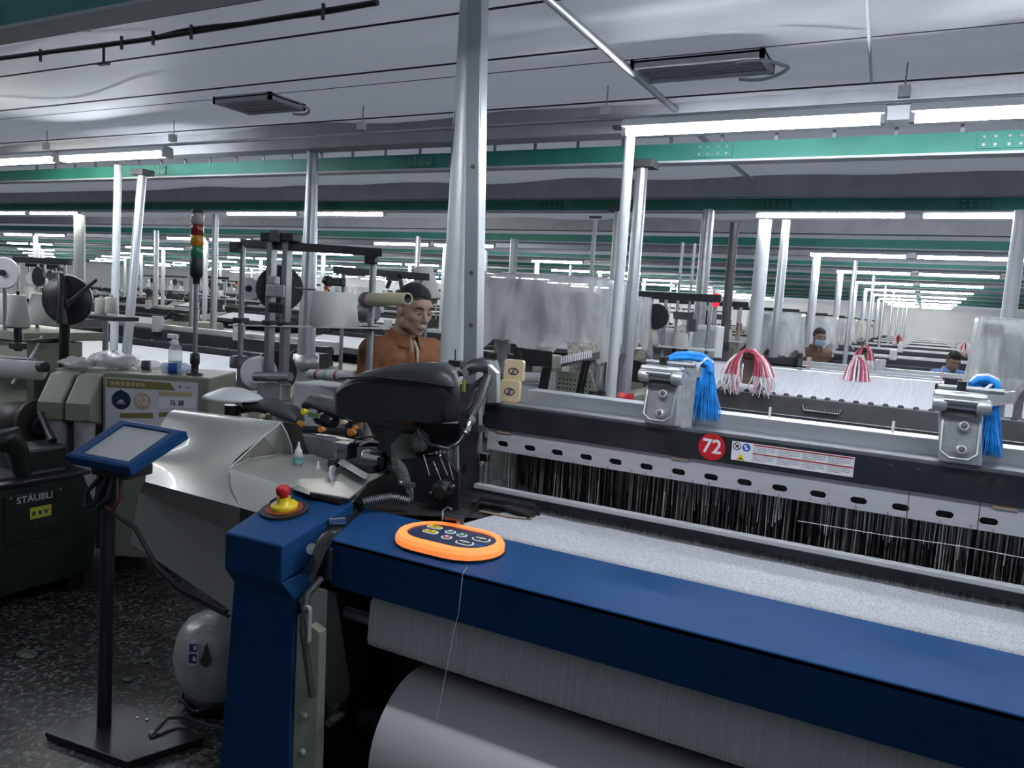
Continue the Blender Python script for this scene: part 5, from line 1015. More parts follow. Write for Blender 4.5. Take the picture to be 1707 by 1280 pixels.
MB().cyl(q, (q[0], q[1], (-5.0964, 2.9599, 1.2817)[2] - .005), .012, 8).build('post', M_steel, t)
q = (-5.0477, 3.4507, 1.3723)
t = thing('cone_shelf', 'dark shelf bar under the two small cream cones, between the leaning poles', 'shelf', (q[0], q[1], 0))
MB().span((q[0] - .22, q[1] - .10, q[2] - .022), (q[0] + .22, q[1] + .10, q[2] + .006)).build('shelf_bar', M_black, t)
MB().cyl((q[0], q[1], 0), (q[0], q[1], q[2] - .02), .02, 8).build('post', M_steel, t)
q = (-5.2710, 3.1095, 1.3983)
t = thing('cone_shelf', 'small dark shelf under the highest cream cone behind the black reel', 'shelf', (q[0], q[1], 0))
MB().span((q[0] - .12, q[1] - .08, q[2] - .02), (q[0] + .12, q[1] + .08, q[2] + .002)).build('shelf_bar', M_black, t)
MB().cyl((q[0], q[1], (-5.0964, 2.9599, 1.2817)[2] - .005), (q[0], q[1], q[2] - .02), .012, 8).build('post', M_steel, t)
# shelf table under the cones, and the white strip of fabric
q = (-5.0964, 2.9599, 1.2817)
t = thing('cone_table', 'olive grey bench under the cream cones at the left edge', 'bench', (q[0], q[1], 0))
MB().span((q[0] - .9, q[1] - .20, q[2] - .06), (q[0] + .28, q[1] + .32, q[2] - .005)).build('bench_top', M_olive, t, bevel=.005)
MB().span((q[0] - .9, q[1] - .16, .05), (q[0] + .24, q[1] + .2, q[2] - .07)).build('bench_body', M_olive, t, bevel=.005)
MB().tube([(-4.8521, 2.7090, 0.9637), (-4.8092, 2.8105, 1.1474), (-4.8021, 2.8617, 1.2583)], .008, 6).build('brace', M_white, t)
for dx in (-.8, .2): MB().span((q[0] + dx - .04, q[1] - .1, 0), (q[0] + dx + .04, q[1] + .1, .06)).build('foot', M_dark, t)
q = (-4.6911, 2.6542, 1.1269)
t = thing('small_cloth_roll', 'narrow white cloth roll on rails at the left edge below the cones', 'cloth roll', (q[0], q[1], q[2]))
MB().lathe([(.01, 0), (.055, .002), (.055, 1.2)], (-4.4597, 2.6570, 1.0850), (-.9, -.42, .0), 20).build('roll', M_roll, t)
MB().hexa([(-5.1938, 2.6167, 1.1202), (-4.5975, 2.7041, 1.1335), (-4.7992, 2.8227, 1.1108), (-5.4121, 2.7267, 1.0979), (-5.1950, 2.6174, 1.1312), (-4.5986, 2.7048, 1.1440), (-4.8003, 2.8234, 1.1218), (-5.4133, 2.7274, 1.1094)]).build('cloth_sheet', M_warp, t)
MB().cyl((-4.4924, 2.6421, 1.1035), (-4.3967, 2.6366, 1.1128), .03, 10).build('bearing', M_black, t)
MB().span(tuple(np.array((-4.5516, 2.7115, 0.9950)) - (.03, .03, .95)), tuple(np.array((-4.5516, 2.7115, 0.9950)) + (.03, .03, .12))).build('stand', M_darkgrey, t)

# ================================================================ the second loom, back to back with ours
L2 = thing('weaving_loom', 'second loom right behind the near one, with white warp and a toothed bar', 'loom', (0, 4.9, 0))
def Q(name, mb, m, parent=None, **k): return mb.build(name, m, parent or L2, **k)
Q('drop_wire_bar', MB().span((-1.25, 4.58, 1.02), (2.2, 4.66, 1.212)), M_darkgrey, bevel=.004)
for k in range(30):
    x = -1.02 + k * .0735
    Q('bar_tooth', MB().lathe([(.016, 0), (.015, .008), (.008, .014)], (x, 4.62, 1.212), n=10), M_black)
Q('recess_shine', MB().tube([(-.555, 4.575, 1.175), (-.545, 4.57, 1.145), (-.36, 4.57, 1.145), (-.35, 4.575, 1.175)], .006, 6), M_steel)  # steel tube drawn for the bright shine round the recess
mb = MB()
for k in range(14): mb.span((-.53 + k * .013, 4.573, 1.152), (-.526 + k * .013, 4.58, 1.17))
Q('recess_grille', mb, M_steel, kind='stuff')
Q('bar_seam', MB().tube([(-1.2, 4.578, 1.105), (2.2, 4.578, 1.105)], .004, 5), M_steel)
Q('lower_rail', MB().span((-1.3, 4.50, .92), (2.2, 4.60, 1.02)), mat('brown_black_iron', (.05, .042, .038), .5, .3, .3, 12), bevel=.005)
for q in ((-0.4186, 2.7000, 1.3273), (-0.0513, 2.7000, 1.3229)): 
    solo('guide_pin', MB().cyl((q[0], 2.64, 1.322), (q[0], 2.64, 1.356), .004, 8), M_white, 'small white pin on the silver beam, %s one' % ('left' if q[0] < -.2 else 'right'), 'pin', loc=(q[0], 2.64, 1.318))
Q('warp_sheet', MB().hexa([(-1.35, 4.67, 1.19), (.085, 4.67, 1.195), (.095, 5.2, 1.315), (-1.35, 5.2, 1.31), (-1.35, 4.67, 1.20), (.085, 4.67, 1.205), (.095, 5.2, 1.33), (-1.35, 5.2, 1.325)]), M_warp)
Q('back_rest', MB().cyl((-1.5, 5.24, 1.315), (.14, 5.24, 1.325), .022, 12), M_alu)
Q('top_rail', MB().span((-1.5, 5.30, 1.29), (.13, 5.40, 1.352)), M_black, bevel=.005)
Q('top_rail_lip', MB().span((-.62, 5.285, 1.335), (.13, 5.30, 1.36)), M_alu)
Q('rear_gear_case', MB().loft([[(-1.0960, 5.3000, 1.3185), (-0.8432, 5.3000, 1.3261), (-0.6849, 5.3000, 1.3215), (-0.7005, 5.3000, 1.4062), (-0.8681, 5.3000, 1.3874), (-1.0750, 5.3000, 1.3934)], [(-1.1374, 5.5000, 1.3059), (-0.8750, 5.5000, 1.3139), (-0.7108, 5.5000, 1.3091), (-0.7269, 5.5000, 1.3970), (-0.9008, 5.5000, 1.3775), (-1.1155, 5.5000, 1.3837)]], smooth=False), M_blackpaint, bevel=.01)
Q('crank', MB().tube([(-0.7103, 5.2500, 1.3876), (-0.6704, 5.2000, 1.4238), (-0.6746, 5.2000, 1.3543)], .018, 8), M_grease)
for a, b_ in (((0.1078, 4.7500, 1.2260), (0.1134, 4.7500, 1.4419)), ((-0.6399, 5.2600, 1.3278), (-0.6152, 5.2600, 1.4112))):
    Q('guide_post', MB().hexa([(a[0], a[1], a[2]), (b_[0], a[1], a[2]), (b_[0], a[1] + .03, a[2]), (a[0], a[1] + .03, a[2]), (a[0], a[1], b_[2]), (b_[0], a[1], b_[2]), (b_[0], a[1] + .03, b_[2]), (a[0], a[1] + .03, b_[2])]), M_pinkwood)
Q('loom_body', MB().span((-1.5, 4.62, .05), (2.2, 5.5, .98)), M_dark)
for x in (-1.6, 2.2): Q('side_frame', MB().span((x - .06, 4.5, .02), (x + .06, 5.6, 1.12)), M_olive, bevel=.01)
for x in (-1.6, 2.2):
    for y in (4.6, 5.5): Q('foot', MB().span((x - .08, y - .08, 0), (x + .08, y + .08, .04)), M_dark)
# our own loom's back: warp beam and droppers seen over the silver beam
P('dropper_rail', MB().span((-1.25, 3.30, .98), (XR, 3.40, 1.16)), M_darkgrey, bevel=.005)
P('back_roller', MB().cyl((-1.35, 3.6, 1.02), (XR, 3.6, 1.02), .06, 16), M_alu)
P('rear_warp', MB().hexa([(-1.25, 2.75, 1.03), (XR, 2.75, 1.03), (XR, 3.3, 1.06), (-1.25, 3.3, 1.06), (-1.25, 2.75, 1.035), (XR, 2.75, 1.035), (XR, 3.3, 1.065), (-1.25, 3.3, 1.065)]), M_warp)
P('rear_frame', MB().span((-1.45, 2.95, .05), (-1.35, 3.75, 1.0)), M_darkgrey)

# ---------------------------------------------------------------- yarn tassels
def strands(mb, top, n, spread, length, r, tmin=.75, tw=.02, seed=1, flare=1.0):
    rr = random.Random(seed); top = Vector(top)
    for k in range(n):
        a = rr.uniform(0, 6.28); q = rr.random() ** .5; L_ = length * rr.uniform(tmin, 1)
        u_ = Vector((math.cos(a) * spread[0] * q, math.sin(a) * spread[1] * q, 0))
        p0 = top + u_ * tw / max(spread); p1 = top + u_ * .55 + Vector((rr.gauss(0, .003), 0, -L_ * .45)); p2 = top + u_ * flare + Vector((rr.gauss(0, .006), 0, -L_))
        mb.tube([p0, p1, p2], [r, r, r * .6], 4, caps=False)
    return mb
def blue_tassel(label, hang, reach, tail, white_top, seed):
    t = thing('yarn_tassel', label, 'tassel', hang, 'blue yarn tassels')
    for k in range(7):
        rr = random.Random(seed * 10 + k); dz = rr.uniform(-.010, .012); dy = rr.uniform(-.018, .018)
        pts = [Vector(p) + Vector((0, dy, dz if 0 < i < len(reach) - 1 else dz * .4)) for i, p in enumerate(reach)]
        MB().tube(pts, [.006] + [.010] * (len(pts) - 2) + [.008], 8).build('hank_loop', M_bluethread if k < 6 or not white_top else M_whitethread, t)
    strands(MB(), hang, 190, (tail[0], tail[1]), tail[2], .0022, .85, .02, seed, 1.0).build('tail_strands', M_bluethread, t, kind='stuff')
    strands(MB(), hang, 26, (tail[0] * 1.02, tail[1]), tail[2] * 1.04, .0016, .9, .02, seed + 5, 1.06).build('pale_strands', mat('pale_blue_thread', (.30, .55, .85), .6), t, kind='stuff')
    MB().tube([(hang[0] - .03, hang[1] - .02, hang[2] - .05), (hang[0] - .018, hang[1] - .022, hang[2] - .01), (hang[0] + .002, hang[1] - .018, hang[2] + .012), (hang[0] + .02, hang[1], hang[2])], .005, 6).build('white_tie', M_whitethread, t)
h1 = (-0.6313, 2.6000, 1.4888)
blue_tassel('bright blue yarn tassel draped over the left cast bracket', h1, [(-0.7621, 2.5800, 1.4880), (-0.7355, 2.6000, 1.5020), (-0.6903, 2.6000, 1.5080), (-0.6491, 2.6000, 1.5055), (-0.6213, 2.6000, 1.4897), (-0.6126, 2.6000, 1.4601)], (.062, .03, .20), False, 3)
h2 = (0.1880, 2.6000, 1.4908)
blue_tassel('bright blue yarn tassel with a white bent top hanging by the right cast bracket', h2, [(0.1344, 2.5800, 1.4952), (0.1536, 2.6000, 1.5064), (0.1755, 2.6000, 1.5103), (0.1987, 2.6000, 1.5006), (0.2068, 2.6000, 1.4807)], (.052, .03, .20), True, 4)
def red_tassel(label, c, w, h, seed, white_top=False, parts=True, arch=True):
    """a hank of red and white yarn thrown over a short rod: arch on top, two tails"""
    t = thing('yarn_tassel', label, 'tassel', c, 'red and white yarn tassels')
    rr = random.Random(seed)
    mr, mw, mp = MB(), MB(), MB()
    for k in range(110):
        s_ = rr.choice((-1, 1)); q = rr.random(); y = c[1] + rr.uniform(-.06, .05); ww = w * ((.12 + .95 * q) if white_top else (.40 + .65 * q))
        pk = [(c[0] + s_ * rr.uniform(0, .02), y, c[2] - .01 + rr.uniform(-.01, .012)), (c[0] + s_ * ww * .55, y, c[2] - .02 - .02 * q), (c[0] + s_ * ww * .85, y - .01, c[2] - h * .30), (c[0] + s_ * ww * (.8 + .3 * q), y - .02, c[2] - h * .55)]
        (mw if rr.random() < (.6 if white_top else .12) else mp if rr.random() < .3 else mr).tube(pk, .0065, 5, caps=False)
        e = pk[-1]; L_ = h * rr.uniform(.25, .45)
        (mw if rr.random() < .75 else mp).tube([e, (e[0] + s_ * rr.uniform(-.02, .02), e[1] - .005, e[2] - L_ * .5), (e[0] + rr.gauss(0, .02), e[1], e[2] - L_)], [.006, .005, .002], 5, caps=False)
    mr.build('red_strands', M_redthread, t, kind='stuff'); mw.build('white_strands', M_whitethread, t, kind='stuff'); mp.build('pink_strands', M_pinkthread, t, kind='stuff')
    MB().cyl((c[0] - w * .35, c[1], c[2] - .035), (c[0] + w * .35, c[1], c[2] - .035), .022, 8).build('hanging_rod', mat('brown_rod', (.13, .09, .075), .6), t)
    MB().span((c[0] - .028, c[1] + .01, c[2] - h * .75), (c[0] + .028, c[1] + .04, c[2] - .05)).build('hanger_plate', mat('brown_rod', (.13, .09, .075), .6), t)
red_tassel('wide red and white yarn tassel over the left part of the second loom', (-0.8697, 4.5749, 1.4613), .125, .27, 7)
red_tassel('narrower white topped red yarn tassel in front of the white warp sheet, right half', (-0.3295, 5.1416, 1.4554), .062, .28, 9, True)

# ---------------------------------------------------------------- plastic covered control box behind the silver beam
M_sheet = mat('milky_plastic_sheet', (.92, .93, .96), .25, 0, .08, 7, .6, 5, stretch=(1, 1, .35))
def sheeting():
    nt = M_sheet.node_tree; b = nt.nodes['Principled BSDF']; mp = [x for x in nt.nodes if x.type == 'MAPPING'][0]
    n = nt.nodes.new('ShaderNodeTexNoise'); n.inputs['Scale'].default_value = 4.5; n.inputs['Detail'].default_value = 4; n.inputs['Distortion'].default_value = .9
    r = nt.nodes.new('ShaderNodeValToRGB'); r.color_ramp.elements[0].position = .42; r.color_ramp.elements[1].position = .62
    r.color_ramp.elements[0].color = (.52, .52, .52, 1); r.color_ramp.elements[1].color = (.97, .97, .97, 1)
    nt.links.new(mp.outputs[0], n.inputs['Vector']); nt.links.new(n.outputs['Fac'], r.inputs[0])
    out = nt.nodes['Material Output']; tl = nt.nodes.new('ShaderNodeBsdfTranslucent'); tl.inputs[0].default_value = (.92, .93, .96, 1)
    m1 = nt.nodes.new('ShaderNodeMixShader'); m1.inputs[0].default_value = .45; tp = nt.nodes.new('ShaderNodeBsdfTransparent'); m2 = nt.nodes.new('ShaderNodeMixShader')
    nt.links.new(b.outputs[0], m1.inputs[1]); nt.links.new(tl.outputs[0], m1.inputs[2]); nt.links.new(r.outputs[0], m2.inputs[0])
    nt.links.new(tp.outputs[0], m2.inputs[1]); nt.links.new(m1.outputs[0], m2.inputs[2]); nt.links.new(m2.outputs[0], out.inputs['Surface'])
sheeting()
def drape(x0, x1, y0, y1, zt, zb, seed, hem=.05, nx=26, ny=8, nz=12):
    rr = random.Random(seed); per = []
    for k in range(nx): per.append((x0 + (x1 - x0) * k / nx, y0))
    for k in range(ny): per.append((x1, y0 + (y1 - y0) * k / ny))
    for k in range(nx): per.append((x1 - (x1 - x0) * k / nx, y1))
    for k in range(ny): per.append((x0, y1 - (y1 - y0) * k / ny))
    cx, cy = (x0 + x1) / 2, (y0 + y1) / 2; n = len(per); rings = []
    rings.append([(cx + (x - cx) * .5, cy + (y - cy) * .5, zt - .006 + .006 * math.sin(k)) for k, (x, y) in enumerate(per)])
    rings.append([(cx + (x - cx) * .96, cy + (y - cy) * .95, zt + .004 * math.sin(k * 1.7)) for k, (x, y) in enumerate(per)])
    for i in range(nz + 1):
        f = i / nz; r_ = []
        for k, (x, y) in enumerate(per):
            wv = (math.sin(k * .83 + seed + 1.2 * math.sin(f * 3 + k * .2)) * .6 + math.sin(k * 1.9 + seed * 2 + f * 2) * .4) * .034 * (f ** .8)
            d_ = Vector((x - cx, y - cy)).normalized(); z = zt - .01 - (zt - zb + hem * (math.sin(k * .45 + seed) + .4 * math.sin(k * 1.3))) * f
            r_.append((x + d_.x * wv + .02 * f * d_.x, y + d_.y * wv * 1.3, z))
        rings.append(r_)
    return MB().loft(rings, caps=False)
def covered_box(label, x0, x1, y0, y1, zt, zb, seed, inner=True, base_z=0.0, fx=.45):
    t = thing('covered_control_box', label, 'machine cover', ((x0 + x1) / 2, (y0 + y1) / 2, 0), 'plastic covered control boxes')
    drape(x0, x1, y0, y1, zt, zb, seed).build('plastic_cover', M_sheet, t)
    MB().loft([[(x0, y0, zt), (x1, y0, zt), (x1, y1, zt), (x0, y1, zt)], [(x0 + .05, y0 + .05, zt + .004), (x1 - .05, y0 + .05, zt + .004), (x1 - .05, y1 - .05, zt + .004), (x0 + .05, y1 - .05, zt + .004)]], smooth=False).build('cover_top', M_sheet, t)
    MB().span((x0 + (x1 - x0) * .40, y0 + .14, zb + .10), (x1 - .10, y1 - .06, zt - .10)).build('inner_gear_case', M_steel, t, bevel=.01)
    MB().span((x0 + .03, y0 + .05, zb + .02), (x0 + (x1 - x0) * .36, y1 - .05, zt - .03)).build('control_box', mat('pale_grey_enamel', (.50, .51, .53), .4, 0, .06, 5), t, bevel=.01)
    MB().span((x0 + .028, y0 + .045, zt - .12), (x0 + (x1 - x0) * .36, y0 + .051, zt - .045)).build('dark_display', M_darkgrey, t)
    MB().span((x0 + (x1 - x0) * .42, y0 + .128, zb + .2), (x1 - .14, y0 + .14, zt - .14)).build('front_door', M_steel, t, bevel=.005)
    MB().box((x0 + (x1 - x0) * .45, y0 + .122, zt - .25), (.012, .012, .05)).build('door_handle', M_black, t)
    for dx in (.06, x1 - x0 - .14): MB().span((x0 + dx, (y0 + y1) / 2 - .03, 0), (x0 + dx + .05, (y0 + y1) / 2 + .03, zb + .03)).build('support_post', M_steel, t)
    return t
pA, pB = (-2.6833, 4.5500, 1.7994), (-1.7755, 4.5500, 1.8356)
cb1 = covered_box('large control box under clear wrinkled plastic just right of the tall near column', pA[0], pB[0], 4.55, 5.0, 1.835, 1.36, 2)
pA, pB = (-2.1627, 5.6000, 1.7195), (-1.9513, 5.6000, 1.7306)
covered_box('smaller plastic covered box behind the large one, at its right', pA[0], pB[0] + .05, 5.6, 5.9, 1.745, 1.36, 5)
pA, pB = (0.3179, 6.0500, 1.7445), (0.7412, 6.0500, 1.7714)
covered_box('plastic covered control box cut by the right edge of the picture', pA[0], pB[0], 6.05, 6.5, 1.74, 1.24, 8, fx=.55)
# gear below the large plastic covered box
t = thing('selvedge_machine', 'olive grey machine with a punched panel and springs under the large plastic cover', 'machine', (-2.1, 4.3, 0))
def B4(px, n, m, **k): pass
MB().hexa([(-2.1936, 4.2000, 1.2639), (-1.9412, 4.2000, 1.2730), (-1.9781, 4.2800, 1.2658), (-2.2353, 4.2800, 1.2566), (-2.2138, 4.2000, 1.3733), (-1.9441, 4.2000, 1.3666), (-1.9812, 4.2800, 1.3612), (-2.2560, 4.2800, 1.3681)]).build('black_bracket', M_black, t, bevel=.005)
MB().hexa([(-2.20, 4.22, 0.02), (-2.14, 4.22, 0.02), (-2.14, 4.27, 0.02), (-2.20, 4.27, 0.02), (-2.0144, 4.2200, 1.2651), (-1.9504, 4.2200, 1.2712), (-1.9735, 4.2700, 1.2667), (-2.0382, 4.2700, 1.2606)]).build('black_post', M_black, t)
pp = [(-1.9586, 4.3000, 1.0961), (-1.6579, 4.3000, 1.0935), (-1.7274, 4.3000, 1.2416), (-1.9454, 4.3000, 1.2458)]
MB().prism(pp, (0, .012, 0)).build('punched_panel', M_olive, t)
ppl = PL(pp[0], Vector(pp[1]) - Vector(pp[0]), Vector(pp[3]) - Vector(pp[0])); 
for r_ in range(4):
    for c_ in range(9): ppl.slab(MB(), circ(.006, 8), .03 + c_ * .025 - r_ * .0, .02 + r_ * .028, -.001, .0015).build('punched_hole', M_dark, t)
MB().prism([(-1.9541, 4.2800, 0.9418), (-1.6208, 4.2800, 0.9662), (-1.6502, 4.2800, 1.0960), (-1.9495, 4.2800, 1.0986)], (0, .17, 0)).build('olive_case', M_olive, t, bevel=.008)
MB().prism([(-2.0508, 4.3500, 0.9602), (-1.9684, 4.3500, 0.9704), (-1.9878, 4.3500, 1.2317), (-2.0577, 4.3500, 1.2249)], (0, .01, 0)).build('notice_strip', M_paper, t)
MB().prism([(-2.2322, 4.4000, 0.9328), (-2.0954, 4.4000, 0.9497), (-2.1093, 4.4000, 1.1406), (-2.2470, 4.4000, 1.1417)], (0, .05, 0)).build('notice_plate', M_paper, t)
MB().cyl((-2.2236, 4.3500, 1.1780), (-2.0881, 4.3500, 1.1841), .032, 12).build('white_tube', M_white, t)
mb = MB()
a, b_ = Vector((-1.8367, 4.1000, 1.3295)), Vector((-1.7372, 4.3000, 1.3670))
for k in range(14): q = a.lerp(b_, k / 13); MB().cyl((q.x, q.y, q.z - .022), (q.x, q.y, q.z + .022), .0055, 6).build('spring', M_white, t)
MB().hexa([(-1.8598, 4.1500, 1.2830), (-1.6972, 4.3500, 1.3399), (-1.7362, 4.4500, 1.3328), (-1.9046, 4.2500, 1.2741), (-1.8630, 4.1500, 1.3253), (-1.7006, 4.3500, 1.3831), (-1.7397, 4.4500, 1.3770), (-1.9079, 4.2500, 1.3175)]).build('spring_bar', M_darkgrey, t)
MB().cyl((-1.90, 4.12, .05), (-1.6987, 4.1200, 1.3412), .014, 8).cyl((-1.87, 4.12, .05), (-1.6728, 4.1200, 1.3436), .010, 8).build('twin_rods', M_blackgloss, t)
MB().hexa([(-1.9029, 4.4000, 1.1623), (-1.7632, 4.4000, 1.1769), (-1.8033, 4.5000, 1.1662), (-1.9462, 4.5000, 1.1512), (-1.9429, 4.4000, 1.4209), (-1.7241, 4.4000, 1.4309), (-1.7633, 4.5000, 1.4259), (-1.9871, 4.5000, 1.4157)]).build('card_rack', mat('striped_cards', (.5, .46, .42), .6, 0, .6, 40), t)
MB().span((-1.98, 4.35, .1), (-1.70, 4.6, 1.12)).build('machine_base', M_greige, t, bevel=.01)
MB().hexa([(-1.6459, 4.3500, 1.0833), (-1.5927, 4.3500, 1.0895), (-1.6110, 4.4000, 1.0830), (-1.6648, 4.4000, 1.0768), (-1.6513, 4.3500, 1.3440), (-1.6209, 4.3500, 1.3467), (-1.6396, 4.4000, 1.3433), (-1.6703, 4.4000, 1.3405)]).build('white_upright', M_white, t)
MB().tube([(-1.5950, 4.3000, 1.1653), (-1.5482, 4.3500, 1.3818)], .016, 6).build('dark_strut', M_darkgrey, t)
MB().box((-1.6216, 4.2000, 1.1344), (.11, .08, .05)).tube([(-1.6563, 4.1500, 1.1169), (-1.5853, 4.1500, 1.1599), (-1.5466, 4.1200, 1.1423)], .022, 8).build('black_gear', M_black, t)
for x in (-2.17, -1.9, -1.7): MB().span((x - .04, 4.2, 0), (x + .04, 4.5, .1)).build('foot', M_dark, t)
q = (-1.3622, 3.9000, 1.1745)
t = thing('red_spool', 'small red spool behind the silver beam, left of the left cast bracket', 'spool', q)
MB().lathe([(.034, 0), (.034, .008), (.026, .012), (.026, .058), (.034, .062), (.034, .07)], (q[0] - .03, q[1], q[2]), (1, .1, 0), 16).build('spool', M_red, t)
MB().cyl((q[0], q[1] + .02, 0), (q[0], q[1] + .02, q[2] - .03), .012, 6).build('holder', M_darkgrey, t)

# ================================================================ rows of looms, racks and cones going back
def loom_proto():
    t = thing('weaving_loom', 'loom', 'loom', (0, 0, 0), 'looms in the rows behind')
    def G(nm, mb, m, par=None, **k): return mb.build(nm, m, par or t, **k)
    for sx in (-1, 1):
        x = sx * 1.72
        G('end_case', MB().loft([[(x - .22, -.55, .04), (x + .22, -.55, .04), (x + .22, .6, .04), (x - .22, .6, .04)], [(x - .22, -.55, .95), (x + .22, -.55, .95), (x + .22, .6, .95), (x - .22, .6, .95)], [(x - .20, -.25, 1.12), (x + .20, -.25, 1.12), (x + .20, .6, 1.12), (x - .20, .6, 1.12)]], smooth=False), M_olive, bevel=.015)
        for y in (-.4, .45): G('foot', MB().span((x - .15, y - .08, 0), (x + .15, y + .08, .04)), M_dark)
    G('warp_sheet', MB().hexa([(-1.5, -.5, 1.0), (1.5, -.5, 1.0), (1.5, -.02, 1.13), (-1.5, -.02, 1.13), (-1.5, -.5, 1.01), (1.5, -.5, 1.01), (1.5, -.02, 1.142), (-1.5, -.02, 1.142)]), M_warp)
    G('cloth_beam', MB().lathe([(.05, 0), (.24, .01), (.24, 2.98), (.05, 3.0)], (-1.5, -.45, .55), (1, 0, 0), 20), M_roll)
    G('front_bar', MB().span((-1.5, -.56, .94), (1.5, -.48, 1.02)), M_darkgrey, bevel=.006)
    tb = G('toothed_bar', MB().span((-1.5, .02, 1.02), (1.5, .10, 1.20)), M_blackpaint, bevel=.005)
    for k in range(12): G('bar_tooth', MB().lathe([(.018, 0), (.012, .014)], (-1.4 + k * .25, .06, 1.2), n=8), M_black, tb)
    G('harness_rail', MB().span((-1.5, .28, 1.16), (1.5, .38, 1.30)), M_blackpaint, bevel=.005)
    G('silver_beam', MB().span((-1.5, .40, 1.22), (1.5, .47, 1.34)), M_alu)
    for x in (-.6, .5):
        G('cast_bracket', MB().span((x - .05, .24, 1.27), (x + .05, .30, 1.44)), M_cast, bevel=.006)
    G('heddles', MB().span((-1.48, .30, .85), (1.48, .42, 1.16)), M_hed)
    G('loom_body', MB().span((-1.5, -.2, .06), (1.5, .55, .85)), M_dark)
    G('control_head', MB().loft([[(-1.75, .02, 1.12), (-1.40, .02, 1.12), (-1.40, .3, 1.12), (-1.75, .3, 1.12)], [(-1.78, -.02, 1.25), (-1.38, -.02, 1.25), (-1.38, .32, 1.25), (-1.78, .32, 1.25)], [(-1.70, .04, 1.34), (-1.45, .04, 1.34), (-1.45, .28, 1.34), (-1.70, .28, 1.34)]], smooth=False), M_black, bevel=.02)
    G('dark_gear', MB().box((1.5, .1, 1.18), (.25, .2, .14)).tube([(1.4, -.1, 1.15), (1.55, -.1, 1.28), (1.62, .05, 1.2)], .03, 8), M_grease)
    t.scale = (1, 1, .90); return t
def rack_proto():
    t = thing('bobbin_rack', 'rack', 'rack', (0, 0, 0), 'bobbin racks in the rows behind')
    for x in (-.42, -.06, .06, .42): MB().cyl((x, 0, 0), (x, 0, 1.78), .015, 8).build('post', M_steel, t)
    MB().span((-.5, -.02, 1.74), (.5, .02, 1.80)).build('top_bar', M_blackpaint, t)
    MB().span((-.48, -.1, 1.36), (.48, .1, 1.372)).build('shelf', M_white, t)
    MB().lathe([(.10, -.01), (.105, .01)], (0, -.03, 1.6), (0, -1, 0), 20).build('black_reel', M_black, t)
    MB().lathe([(.07, -.01), (.072, .03)], (-.17, .02, 1.58), (.6, -1, 0), 18).build('white_reel', M_white, t)
    MB().box((.22, 0, 1.62), (.16, .07, .06)).box((.3, -.02, 1.55), (.06, .06, .10)).build('feeder_gear', M_darkgrey, t)
    MB().box((0, -.02, 1.14), (.5, .2, .16)).tube([(-.3, -.1, 1.1), (-.2, -.12, 1.24), (-.05, -.1, 1.2)], .02, 6).build('lower_gear', M_grease, t)
    MB().span((-.5, -.14, 0), (.5, .14, .05)).build('foot_bar', M_darkgrey, t)
    return t
def cone_proto():
    t = thing('yarn_cone', 'cone', 'yarn cone', (0, 0, 0), 'yarn cones')
    cone_mb((0, 0, 0), .07, .048, .115).build('cone', M_yarn, t); MB().lathe([(.012, .115), (.012, .13)], n=8).build('paper_core', M_tan, t)
    return t
def tower_proto():
    t = thing('signal_tower', 'tower', 'signal light', (0, 0, 0), 'signal towers in the rows behind')
    MB().cyl((0, 0, 0), (0, 0, .55), .012, 8).build('pole', M_steel, t)
    for nm, m, z in (('green_lens', MATS['green_lens'], .55), ('amber_lens', MATS['amber_lens'], .60), ('red_lens', MATS['red_lens'], .65)):
        MB().lathe([(.03, z), (.032, z + .045)], n=12).build(nm, m, t)
    return t
COLX = {0: .25, -1: -5.95, -2: -12.05, -3: -18.2, -4: -24.3, -5: -30.4}
CNAME = {0: 'right hand column', -1: 'inner left column', -2: 'second left column', -3: 'third left column', -4: 'fourth left column', -5: 'fifth left column'}
RY_ = [4.75, 8.4, 12.3, 16.2, 20.0, 23.8, 27.6, 31.4, 35.2]
lp, rp, cp, tp_ = loom_proto(), rack_proto(), cone_proto(), tower_proto()
first = {'l': True, 'r': True, 'c': True, 't': True}
def place(kind, proto, loc, label, group):
    KIDS(proto)
    if first[kind]: first[kind] = False; proto.location = loc; proto['label'] = label; proto['group'] = group; return proto
    return dup(proto, loc, label, group)
